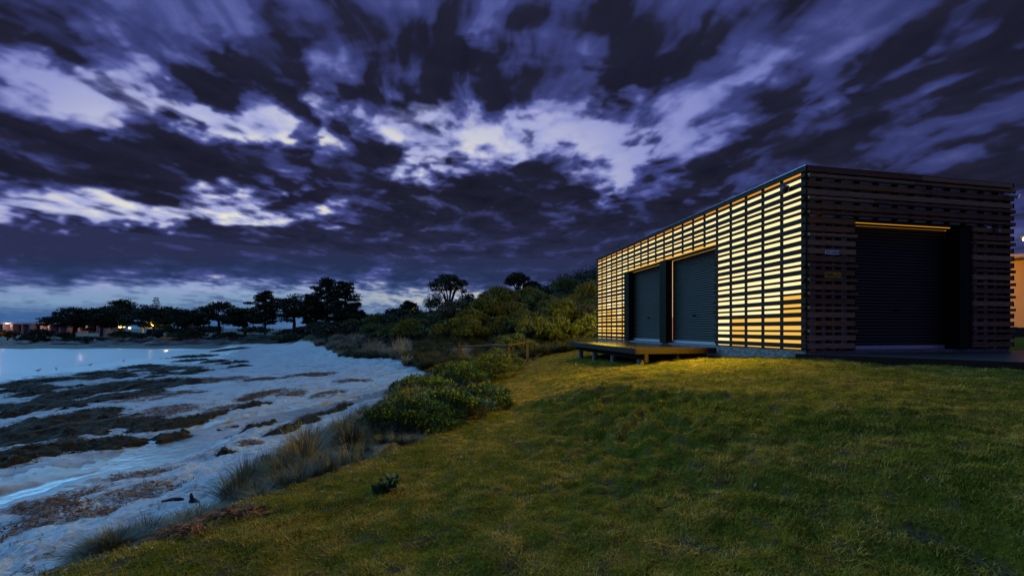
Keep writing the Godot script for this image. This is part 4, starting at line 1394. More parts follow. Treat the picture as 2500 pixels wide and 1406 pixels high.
func make_trees() -> void:
	leaf_dark = mat(Color(1, 1, 1), 0.85, true)
	leaf_near = mat(Color(1, 1, 1), 0.55, true)
	leaf_near.backlight_enabled = true
	leaf_near.backlight = Color(0.3, 0.35, 0.15)
	bark_mat = mat(Color(0.05, 0.042, 0.035), 0.9)
	var g := "dark trees along the far shore of the bay"
	# label, column, distance, base height over the sea, height, width, shape
	for q in [
		["flat layered dark tree, first of the row beyond the motel roof", 178, 104, 2.3, 7.6, 9.5, 0],
		["broad dark tree with two visible trunks behind the lit lawn", 246, 108, 2.6, 8.6, 9.5, 0],
		["taller thin crowned tree rising above its broad dark neighbour", 292, 118, 2.8, 10.6, 9.0, 0],
		["wide dense dark tree over the lamp lit gable", 374, 106, 2.8, 8.2, 11.0, 0],
		["round topped dark tree joining the wide one over the gable", 412, 112, 2.9, 7.8, 8.0, 0],
		["dark tree with sky showing between its slim trunks", 452, 104, 3.0, 7.2, 8.6, 0],
		["domed dark tree higher than those beside it, middle of the shore row", 532, 106, 3.0, 9.0, 10.2, 0],
		["dark tree filling the dip between the dome and the layered pines", 597, 108, 3.0, 7.8, 7.6, 0],
		["layered dark pine with stepped left outline", 646, 104, 3.2, 10.4, 8.6, 1],
		["flat topped dark pine left of the tallest pine", 716, 106, 3.3, 10.8, 11.0, 0],
		["dense dark pine filling the gap under the flat topped one", 758, 103, 3.3, 9.4, 7.5, 1],
		["tallest dark pine of the far shore with a bare visible trunk", 797, 104, 3.4, 13.6, 8.8, 1],
		["tall dark pine leaning right beside the tallest one", 842, 102, 3.6, 12.2, 8.0, 1],
		["low dark pine with a long branch sweeping right", 862, 100, 3.8, 7.0, 7.0, 0]]:
		far_tree("pine_tree", q[0], at_px(q[1], q[2]), q[2], q[3], q[4], q[5], q[6], g)
	far_tree("conifer_tree", "slim conifer tip with whorled branches sticking up behind the tree row", at_px(380, 135), 135, 3.0, 12.4, 3.0, 3)
	far_tree("umbrella_tree", "umbrella crowned tree on a fan of bare stems on the dune crest", at_px(1096, 56), 56.0, 6.1, 6.2, 5.9, 2)
	far_tree("small_pine_tree", "small lopsided tree lit from below by a yellow lamp", at_px(998, 75), 75.0, 6.3, 3.2, 2.9, 0)
	far_tree("feathery_tree", "feathery dark tree with upright stems on the ridge near the shed", at_px(1264, 64), 64.0, 8.9, 4.6, 4.2, 2)
	far_tree("feathery_tree", "smaller feathery dark tree just right of its taller neighbour on the ridge", at_px(1299, 66), 66.0, 9.2, 3.0, 3.0, 2)
	var bush := "dark bushes on the skyline of the dunes"
	for q in [["dark bush at the left foot of the umbrella crowned tree", 1062, 55, 5.7, 3.4, 4.0], ["rounded dark bush right of the umbrella crowned tree", 1142, 54, 6.2, 2.9, 3.2], ["dark bush on the dune crest left of the small lopsided tree", 965, 72, 5.5, 2.6, 5.2],
		["low dark bush under the tallest pine", 905, 84, 4.4, 2.6, 5.5], ["dark rounded bush on the far grass before the motel", 95, 97, 1.3, 2.9, 7.0], ["small dark bush beside the first tree of the shore row", 158, 97, 1.6, 1.6, 3.6], ["flat dark bush beside the orange lit bank", 15, 100, 1.5, 2.2, 4.5], ["dark bush on the near edge of the far grass, first from the left", 75, 95, 0.9, 1.6, 6.0], ["long low dark bush above the granite slabs", 205, 95, 0.9, 1.4, 9.0], ["dark bush right of the porch lamps", 330, 97, 1.6, 1.7, 8.0], ["dark bush filling the shore above the slabs below the slim trunks", 455, 95, 1.6, 1.9, 9.0], ["dark bush where the slabs meet the beach", 555, 93, 1.6, 1.8, 8.0], ["dark bush at the right end of the lit lawn", 300, 99, 1.9, 1.7, 6.0],
		["broad dark bush below the wide tree", 420, 98, 2.4, 2.2, 8.0], ["broad dark bush below the domed tree", 500, 97, 2.6, 2.4, 8.0], ["low bush below the layered pine", 620, 95, 2.6, 2.2, 8.0], ["spread of low bush below the tallest pine", 760, 90, 3.0, 2.0, 7.0], ["faint small bush on the roofline at the far left", 26, 160, 3.4, 2.4, 9.0], ["small round treetop behind the motel roof", 128, 150, 3.6, 4.4, 5.0], ["second round treetop touching the chimney", 142, 152, 3.6, 4.0, 4.6]]:
		far_tree("dark_bush", q[0], at_px(q[1], q[2]), q[2], q[3], q[4], q[5], 4, bush)

func dune_place(px: float, d: float) -> String:
	var row := "in the front row" if d < 36.0 else ("halfway up the slope" if d < 50.0 else "near the skyline")
	var by := "below the tallest pines" if px < 800.0 else ("right of the pines" if px < 930.0 else ("left of the umbrella tree" if px < 1040.0 else ("under the umbrella tree" if px < 1150.0 else ("above the fence" if px < 1290.0 else "beside the shed's far end"))))
	return row + " " + by

# leafy coastal scrub for the dune behind the beach
func scrub(seed_: int, size: float, base: Color, n: int, upright: float) -> Node3D:
	rng.seed = seed_
	var t := Node3D.new()
	var st := MB.new()
	var cr := MB.new()
	for k in 6:
		st.tube([Vector3(0, -0.3, 0), Vector3(rng.randf_range(-0.35, 0.35), 0.5, rng.randf_range(-0.35, 0.35)), Vector3(rng.randf_range(-0.7, 0.7), 0.85, rng.randf_range(-0.7, 0.7))], [0.04, 0.03, 0.012], 4)
	var lumps := 15
	for k in lumps:
		var an := TAU * k * 0.381966
		var r := sqrt((k + 0.2) / lumps)
		var c := Vector3(cos(an) * r * 0.95, 0.80 - 0.52 * r * r + rng.randf_range(-0.10, 0.16), sin(an) * r * 0.95)
		var tone := rng.randf_range(0.7, 1.25)
		for j in int(n / lumps):
			var q := rdir()
			if q.y < -0.3: q.y = -q.y
			var p := c + q * 0.34 * pow(rng.randf(), 0.3) * Vector3(1, 0.85, 1)
			var dir := (q * 0.7 + Vector3(0, upright, 0) + rdir() * 0.6).normalized()
			var shade := base * 0.85 * tone * rng.randf_range(0.6, 1.5)
			leaf(cr, p, dir, size * rng.randf_range(0.7, 1.5), size * rng.randf_range(0.3, 0.5), shade)
	for k in 34:
		var q := rdir()
		q.y = absf(q.y) * 0.8 + 0.2
		var p := q.normalized() * Vector3(1.0, 0.85, 1.0) * rng.randf_range(0.7, 1.0)
		var tip := p + (q + Vector3(rng.randf_range(-0.4, 0.4), 0.7 * upright, rng.randf_range(-0.4, 0.4))).normalized() * rng.randf_range(0.15, 0.5)
		st.tube([p * 0.7, tip], [0.012, 0.005], 4)
		for j in 14:
			leaf(cr, p.lerp(tip, rng.randf()), (rdir() + (tip - p).normalized()).normalized(), size * rng.randf_range(0.6, 1.3), size * 0.4, base * rng.randf_range(0.6, 1.7))
	part("stems", st.mesh(bark_mat), t)
	part("foliage", cr.mesh(leaf_near), t)
	return t

func make_scrub() -> void:
	var kinds := []
	var tones := [Color(0.15, 0.16, 0.026), Color(0.105, 0.135, 0.028), Color(0.18, 0.17, 0.030), Color(0.075, 0.08, 0.035), Color(0.13, 0.145, 0.024), Color(0.085, 0.08, 0.05)]
	for k in 6:
		kinds.append(scrub(500 + k, [0.13, 0.11, 0.12, 0.10, 0.14, 0.11][k], tones[k], 3000, [0.7, 0.4, 0.9, 0.3, 1.0, 0.2][k]))
	rng.seed = 77
	var labels := ["bright olive coastal bush on the dune slope beyond the fence", "mid green rounded coastal bush on the dune slope beyond the fence", "yellow green coastal bush on the dune slope lit by the shed", "dull grey green coastal bush low on the dune", "leafy upright green coastal bush on the dune slope", "brown grey twiggy coastal bush low on the dune"]
	var made := 0
	for i in 900:
		if made >= 150: break
		var d := lerpf(26.0, 74.0, pow(rng.randf(), 1.5))
		var x := rng.randf_range(-30.0, 14.0)
		if x < interp(STRIP_EDGE, d) + 1.6: continue
		var pxc := 1250.0 + 972.0 * x / d
		if pxc > 1490.0 or pxc < 560.0: continue
		if d < 32.0 and x < -1.0: continue
		var k := rng.randi() % 6
		var edge := x - interp(STRIP_EDGE, d)
		if edge < 6.0 and k in [0, 2]: k = 5 if rng.randf() < 0.5 else 3
		if x > -4.0 and d < 46.0 and rng.randf() < 0.6: k = [0, 2, 4][rng.randi() % 3]
		var s := rng.randf_range(1.05, 1.9) * clampf(edge / 7.0, 0.5, 1.0) * (1.0 + d * 0.006)
		if d < 40.0: s *= 0.8
		if d > 44.0: s *= 0.5 if pxc > 930.0 and pxc < 1215.0 else 0.75
		var b: Node3D = kinds[k].duplicate()
		b.name = numbered("coastal_bush")
		add_child(b)
		tag(b, labels[k].replace(" on the dune slope", "").replace(" low on the dune", "").replace(" beyond the fence", "").replace(" lit by the shed", "") + ", " + dune_place(pxc, d), "bush", ["olive", "mid green", "yellow green", "grey green", "upright green", "twiggy brown"][k] + " bushes on the dune")
		b.transform = Transform3D(Basis(Vector3.UP, rng.randf() * TAU) * Basis.from_scale(Vector3(s * rng.randf_range(0.85, 1.2), s * rng.randf_range(0.75, 1.1), s)), on_ground(x, d, -0.15))
		made += 1
	# the ridge behind, one dark mass of tea-tree: low crowns close together
	var ridge := ["dark dense ridge bush against the sky left of the shed"]
	for q in [[1330, 62, 3.4, 8.0], [1372, 64, 3.6, 8.0], [1412, 66, 4.4, 9.0], [1452, 68, 4.8, 9.0], [1495, 68, 4.8, 9.0], [1285, 58, 2.6, 7.0], [1240, 56, 2.2, 6.0], [1200, 54, 2.0, 5.5], [1540, 66, 4.6, 9.0]]:
		var x := at_px(q[0], q[1])
		var gy := ground(x, q[1])
		far_tree("ridge_bush", ridge[0], x, q[1], gy - 1.3, q[2], q[3], 4, "dark bushes along the ridge")
	for k in kinds: k.free()
	var protos := []
	for k in 3:
		protos.append(far_tree("far_bush", "dark rounded bush, first of the low belt under the far pines", -40.0 - k * 3.0, 88.0, ground(-40.0 - k * 3.0, 88.0) - 0.3, 2.4, 6.5, 4, "low dark bushes under the far pines"))
	var added := 0
	for i in 400:
		if added >= 70: break
		var d := rng.randf_range(60.0, 101.0)
		var x := rng.randf_range(-64.0, -14.0)
		if x < interp(STRIP_EDGE, minf(d, 84.0)) + 2.0 or ground(x, d) < 1.2: continue
		var pxc := 1250.0 + 972.0 * x / d
		if pxc < 560.0 and d < 95.0: continue
		var s := rng.randf_range(0.6, 1.15)
		copy(protos[added % 3], "low dark bush far off, " + dune_place(pxc, d), Transform3D(Basis(Vector3.UP, rng.randf() * TAU) * Basis.from_scale(Vector3(s, s * rng.randf_range(0.6, 1.0), s)), Vector3(x, ground(x, d) - 0.3, -d)), "low dark bushes under the far pines")
		added += 1

# a clump of long thin blades
func tussock(blades: int, h: float, base: Color, tip: Color, spread: float, m: Material, segs := 4, wide := 0.0115) -> ArrayMesh:
	var mb := MB.new()
	for k in blades:
		var an := rng.randf() * TAU
		var out := Vector3(cos(an), 0, sin(an))
		var lean := pow(rng.randf(), 0.7) * spread
		var tone := rng.randf_range(0.5, 1.15)
		blade(mb, out * rng.randf() * 0.16 * h * 2.0 * spread, (Vector3.UP + out * lean).normalized(), Vector3(-out.z, 0, out.x), h * rng.randf_range(0.55, 1.25), wide * rng.randf_range(0.7, 1.3), rng.randf_range(0.08, 0.36), segs, base * tone, tip * tone)
	return mb.mesh(m)

func make_tussocks() -> void:
	rng.seed = 901
	var m := mat(Color(1, 1, 1), 0.7, true)
	m.backlight_enabled = true
	m.backlight = Color(0.35, 0.35, 0.25)
	var straw := Color(0.26, 0.20, 0.10)
	var grey := Color(0.10, 0.115, 0.065)
	# big ones on the bank in front: label, x, d, height, blades, base, tip, spread
	for q in [
		["large pale fountain of dry tussock grass beside the lawn", -3.18, 6.05, 0.62, 900, Color(0.13, 0.10, 0.05), straw, 0.9],
		["grey green tussock spilling onto the sand, lowest of the bank", -3.42, 4.95, 0.42, 800, Color(0.05, 0.06, 0.03), grey, 1.2],
		["ragged grey tussock just above the lowest one", -3.62, 5.45, 0.45, 800, Color(0.05, 0.055, 0.03), grey, 1.1],
		["dull green tussock between the lowest clumps and the pale fountain", -3.15, 5.45, 0.40, 700, Color(0.045, 0.055, 0.025), grey, 1.0],
		["pale tangled tussock behind the fountain of dry grass", -3.55, 6.9, 0.62, 900, Color(0.07, 0.07, 0.04), Color(0.20, 0.19, 0.13), 1.0],
		["grey tangled tussock at the middle of the bank", -3.1, 7.3, 0.60, 900, Color(0.06, 0.065, 0.035), Color(0.16, 0.16, 0.11), 1.0],
		["leaning grey tussock next to the leafy bank shrubs", -2.75, 7.9, 0.66, 900, Color(0.06, 0.06, 0.035), Color(0.19, 0.17, 0.11), 0.9],
		["sparse tussock on the seaward edge by the shrubs", -3.55, 8.6, 0.60, 600, Color(0.06, 0.06, 0.04), Color(0.17, 0.16, 0.11), 0.9],
		["tall dry stalks standing among the leafy bank shrubs", -2.35, 9.3, 0.95, 260, Color(0.16, 0.10, 0.06), Color(0.32, 0.21, 0.13), 0.45],
		["thin dry grass stalks at the lawn side of the shrubs", -0.62, 8.3, 0.55, 120, Color(0.14, 0.11, 0.05), Color(0.30, 0.25, 0.11), 0.6],
		["low brown grass clump hanging over the sand below the pale fountain", -3.95, 6.5, 0.36, 700, Color(0.06, 0.05, 0.03), Color(0.15, 0.12, 0.07), 1.2],
		["dense grey green clump joining the fountain to the shrubs", -2.75, 6.95, 0.5, 1000, Color(0.045, 0.05, 0.025), Color(0.13, 0.13, 0.08), 1.0],
		["dark matted clump under the leaning grey tussock", -2.45, 7.3, 0.42, 800, Color(0.035, 0.04, 0.02), Color(0.09, 0.09, 0.05), 1.1],
		["wispy clump on the sand side of the middle of the bank", -3.85, 7.7, 0.5, 700, Color(0.055, 0.055, 0.035), Color(0.15, 0.14, 0.10), 1.1],
		["broad low clump along the seaward foot of the shrubs", -3.0, 9.0, 0.5, 900, Color(0.04, 0.045, 0.022), Color(0.11, 0.11, 0.06), 1.1],
		["rough clump behind the shrub with yellow leaves", -3.3, 11.3, 0.6, 800, Color(0.05, 0.05, 0.03), Color(0.14, 0.13, 0.09), 1.0],
		["faded clump at the seaward end of the shrub row", -3.7, 13.6, 0.6, 700, Color(0.06, 0.055, 0.035), Color(0.17, 0.15, 0.10), 1.0],
		["single bent yellow grass clump on the lawn edge", -2.35, 5.75, 0.42, 90, Color(0.14, 0.13, 0.05), Color(0.3, 0.26, 0.12), 0.7]]:
		var t := thing("grass_tussock", q[0], "tussock", Transform3D(Basis(), on_ground(q[1], q[2], -0.02)), "tussocks on the bank between lawn and sand")
		part("blades", tussock(int(q[4] * 0.62), q[3], q[5], q[6], q[7], m), t)
	# small tufts filling the bank, and far straw grass on the dune foot: two kinds, copied
	var small := tussock(150, 0.24, Color(0.055, 0.06, 0.03), Color(0.14, 0.13, 0.08), 1.1, m, 3, 0.006)
	var filler := PackedFloat32Array()
	for i in 900:
		var d := lerpf(3.0, 23.0, pow(rng.randf(), 1.4))
		var x := lerpf(interp(STRIP_EDGE, d), interp(LAWN_EDGE, d), rng.randf_range(-0.06, 1.02))
		if noise_b.get_noise_2d(x * 1.5, d * 1.5) < -0.12: continue
		if d < 4.3 and rng.randf() < 0.5: continue
		push(filler, on_ground(x, d, -0.02), rng.randf() * TAU, rng.randf_range(0.7, 1.5), rng.randf_range(0.5, 1.3) * (0.6 if d < 4.6 else 1.0), Vector2.ZERO, Color(1, 1, 1) * rng.randf_range(0.6, 1.3))
	scatter("bank_grass", small, filler, "low rough grass covering the sandy bank between the tussocks", "grass")
	var dune := tussock(190, 0.75, Color(0.20, 0.17, 0.11), Color(0.50, 0.44, 0.33), 0.8, m, 3, 0.035)
	var made := 0
	for i in 400:
		if made >= 64: break
		var d := lerpf(24.0, 66.0, rng.randf())
		var x := interp(STRIP_EDGE, d) + rng.randf_range(-0.8, 3.2)
		if noise_a.get_noise_2d(x * 0.2, d * 0.2) < -0.15: continue
		var t := thing("dune_tussock", "pale straw tussock at the sand's edge, " + dune_place(1250.0 + 972.0 * x / d, d), "tussock", Transform3D(Basis(Vector3.UP, rng.randf() * TAU) * Basis.from_scale(Vector3.ONE * rng.randf_range(0.8, 1.9)), on_ground(x, d, -0.04)), "straw tussocks along the dune foot")
		part("blades", dune, t)
		made += 1
	var green := tussock(160, 0.5, Color(0.05, 0.06, 0.02), Color(0.11, 0.11, 0.045), 1.0, m, 3, 0.022)
	var cover := PackedFloat32Array()
	for i in 2600:
		var d := lerpf(23.0, 60.0, pow(rng.randf(), 1.6))
		var x := interp(STRIP_EDGE, d) + pow(rng.randf(), 1.4) * 26.0 - 0.2
		if x > 13.0 or x > d * 0.30: continue
		push(cover, on_ground(x, d, -0.04), rng.randf() * TAU, rng.randf_range(0.9, 1.9), rng.randf_range(0.6, 1.5), Vector2.ZERO, Color(1.0, 0.95, 0.8) * rng.randf_range(0.55, 1.4))
	scatter("dune_grass", green, cover, "rough dune grass and ground cover under the coastal scrub", "ground cover")

# broad leaved shrubs on the bank in front
func bank_shrub(label: String, x: float, d: float, w: float, h: float, n: int, size: float, base: Color) -> void:
	var t := thing("bank_shrub", label, "shrub", Transform3D(Basis(), on_ground(x, d, -0.05)), "leafy shrubs on the bank")
	var st := MB.new()
	var cr := MB.new()
	var lumps := 12
	for k in lumps:
		var an := TAU * k * 0.381966 + x
		var r := sqrt((k + 0.2) / lumps)
		var c := Vector3(cos(an) * r * w * 0.42, h * (0.70 - 0.40 * r * r + rng.randf_range(-0.1, 0.14)), sin(an) * r * w * 0.42)
		st.tube([Vector3(0, -0.05, 0), c * 0.5 + Vector3(0, -0.05, 0), c], [0.018, 0.012, 0.005], 5)
		for j in int(n / lumps):
			var q := rdir()
			if q.y < -0.4: q.y = -q.y
			var p := c + q * Vector3(w * 0.20, h * 0.27, w * 0.20) * pow(rng.randf(), 0.28)
			var dir := (q + Vector3(0, 0.5, 0) + rdir() * 0.7).normalized()
			var col := base * rng.randf_range(0.55, 1.5)
			if rng.randf() < 0.012: col = Color(0.28, 0.20, 0.03)
			leaf(cr, p, dir, size * rng.randf_range(0.7, 1.3), size * rng.randf_range(0.38, 0.6), col)
	for k in 26:
		var q := rdir()
		q.y = absf(q.y) * 0.9 + 0.35
		var p := q.normalized() * Vector3(w * 0.44, h * 0.80, w * 0.44) * rng.randf_range(0.75, 1.0)
		var tip := p + (q + Vector3(rng.randf_range(-0.5, 0.5), 0.5, rng.randf_range(-0.5, 0.5))).normalized() * rng.randf_range(0.10, 0.30)
		st.tube([p * 0.8, tip], [0.006, 0.003], 4)
		for j in 16:
			leaf(cr, p.lerp(tip, rng.randf()), (rdir() + (tip - p).normalized() * 0.8).normalized(), size * rng.randf_range(0.6, 1.2), size * 0.45, base * rng.randf_range(0.7, 1.7))
	part("stems", st.mesh(bark_mat), t)
	part("leaves", cr.mesh(leaf_near), t)

func make_bank_shrubs() -> void:
	rng.seed = 333
	var a := Color(0.040, 0.086, 0.020)
	for q in [
		["glossy dark green shrub bulging onto the lawn, largest on the bank", -1.25, 8.7, 1.6, 0.56, 7000, 0.062], ["dark shrub at the right end of the bank against the lit turf", -0.78, 9.9, 1.5, 0.54, 6000, 0.062],
		["leafy dark shrub behind the largest one towards the sand", -1.75, 10.0, 1.9, 0.62, 7000, 0.065], ["shrub with a few yellow leaves at the sea edge of the bank", -2.5, 10.6, 1.7, 0.7, 6000, 0.065],
		["small low shrub at the lower end of the shrub strip by the grey tussocks", -2.45, 7.75, 1.0, 0.48, 3000, 0.05], ["little ragged shrub on the sand side beside the dry stalks", -2.7, 9.3, 1.2, 0.62, 3500, 0.055], ["low spreading shrub hugging the turf under the largest one", -1.55, 7.75, 1.2, 0.42, 3500, 0.048],
		["low dark shrub between the tussocks and the largest shrub", -2.0, 8.0, 1.6, 0.66, 6000, 0.058], ["leafy shrub topping the bank behind the dry stalks", -2.9, 12.4, 2.1, 0.95, 5000, 0.07],
		["dark leafy shrub farther up by the dead stick", -1.75, 15.2, 2.3, 1.05, 5500, 0.08], ["shrub touching the lawn in front of the fence posts", -0.85, 15.8, 1.9, 1.1, 5000, 0.08],
		["yellow green shrub nearest the lawn end of the fence", -0.55, 18.2, 2.1, 1.1, 4500, 0.09], ["sprawling shrub low beside the sandy path", -2.4, 17.4, 2.3, 0.9, 4500, 0.09]]:
		bank_shrub(q[0], q[1], q[2], q[3], q[4], q[5], q[6], a.lerp(Color(0.085, 0.09, 0.02), 0.6 if q[2] > 15.5 else rng.randf() * 0.25))
	# the little plant by itself on the lawn
	var t := thing("lawn_plant", "small broad leaved plant growing alone in the mown lawn", "plant", Transform3D(Basis(), on_ground(-1.34, 4.22, -0.01)))
	var mb := MB.new()
	for k in 3:
		var off: Vector3 = [Vector3(0, 0, 0), Vector3(-0.09, -0.02, 0.08), Vector3(0.08, 0.02, -0.05)][k]
		for j in 40:
			var an := rng.randf() * TAU
			var dir := Vector3(cos(an), rng.randf_range(0.2, 1.3), sin(an)).normalized()
			leaf(mb, off * 0.6 + dir * rng.randf_range(0.01, 0.05) + Vector3(0, rng.randf_range(0.0, 0.12) if k != 1 else rng.randf_range(0.0, 0.05), 0), dir, rng.randf_range(0.05, 0.085), rng.randf_range(0.035, 0.05), Color(0.04, 0.085, 0.045) * rng.randf_range(0.6, 1.5) if rng.randf() > 0.06 else Color(0.3, 0.13, 0.06))
	part("leaves", mb.mesh(leaf_near), t)
	for q in [["tiny low rosette in the lawn towards the right", 0.02, 3.82], ["tiny dark rosette in the lawn under the bank", 0.55, 4.1]]:
		var r := thing("lawn_rosette", q[0], "plant", Transform3D(Basis(), on_ground(q[1], q[2], 0.0)))
		mb = MB.new()
		for j in 22:
			var an := rng.randf() * TAU
			var dir := Vector3(cos(an), rng.randf_range(0.15, 0.7), sin(an)).normalized()
			leaf(mb, dir * 0.01, dir, rng.randf_range(0.035, 0.07), 0.02, Color(0.05, 0.085, 0.05) * rng.randf_range(0.6, 1.4))
		part("leaves", mb.mesh(leaf_near), r)

# ------------------------------------------------------------------ weed on the sand
# x, distance ahead, half width, half depth, 0 dark kelp or 1 brown dry wrack
const WEED := [
	[-2.50,3.62,0.26,0.14,1], [-2.75,3.25,0.2,0.12,1], [-26.5,30.2,0.8,0.8,0], [-24.5,27.0,0.9,0.7,0], [-23.0,33.5,1.1,1.0,0], [-38.5,48.0,1.8,1.6,0], [-33.0,44.0,1.5,1.5,0], [-28.0,40.0,1.4,1.4,0],
	[-33.79,32.42,1.00,2.60,0], [-31.43,27.45,1.64,2.43,0], [-28.95,28.86,1.84,2.92,0], [-35.68,38.54,1.67,3.03,0], [-45.95,57.26,3.53,10.22,0], [-52.10,73.40,3.78,6.99,0],
	[-29.76,34.85,3.23,8.16,0], [-21.96,22.24,1.60,1.68,0], [-19.61,22.17,1.94,1.89,0], [-27.02,22.45,1.85,1.02,0], [-24.01,19.86,0.74,0.84,0], [-20.95,18.94,1.21,1.49,0],
	[-17.35,17.57,0.90,1.89,0], [-16.07,17.46,0.45,0.99,1], [-18.89,16.14,1.79,1.07,0], [-14.78,17.73,0.58,0.89,1], [-11.96,13.84,0.85,0.85,1], [-18.22,14.55,0.52,0.59,0],
	[-14.66,13.79,0.71,0.76,0], [-14.55,12.95,1.47,1.00,0], [-11.74,12.01,1.05,0.76,0], [-10.25,11.49,0.59,0.60,0], [-13.10,11.31,1.51,1.00,0], [-10.15,9.92,0.87,0.42,0],
	[-11.25,9.61,0.84,0.82,0], [-11.15,8.83,0.32,0.35,0], [-9.80,12.16,0.53,0.69,0], [-8.76,10.43,0.48,0.46,0], [-9.71,12.95,0.29,0.45,0], [-10.13,14.14,0.39,0.62,1],
	[-10.64,16.55,0.43,0.86,1], [-10.48,16.81,0.61,1.11,1], [-9.20,14.10,0.33,0.64,0], [-7.20,10.96,0.47,0.54,0], [-8.28,11.49,0.33,0.33,0], [-5.96,13.41,0.41,0.65,0],
	[-6.09,12.28,0.38,0.48,0], [-5.73,11.10,0.37,0.47,0], [-5.80,10.14,0.30,0.41,0], [-6.03,9.14,0.24,0.22,1], [-6.03,8.42,0.21,0.15,0], [-7.73,16.65,0.46,1.02,1],
	[-9.13,16.65,0.43,0.65,1], [-5.81,6.25,0.39,0.44,1], [-7.07,6.43,0.26,0.32,1], [-6.34,5.09,0.24,0.54,1], [-6.64,5.74,0.30,0.21,1], [-5.76,5.42,0.33,0.23,1],
	[-6.92,7.33,0.45,0.20,1], [-7.48,6.23,0.29,0.17,1], [-14.13,22.52,0.93,0.85,1], [-12.16,24.13,1.12,1.03,1], [-8.27,20.62,0.74,0.62,1], [-16.81,23.02,1.07,0.87,1],
	[-23.98,29.88,1.23,2.67,0], [-31.12,24.59,0.89,1.16,0], [-33.43,26.85,0.69,1.10,0],
]

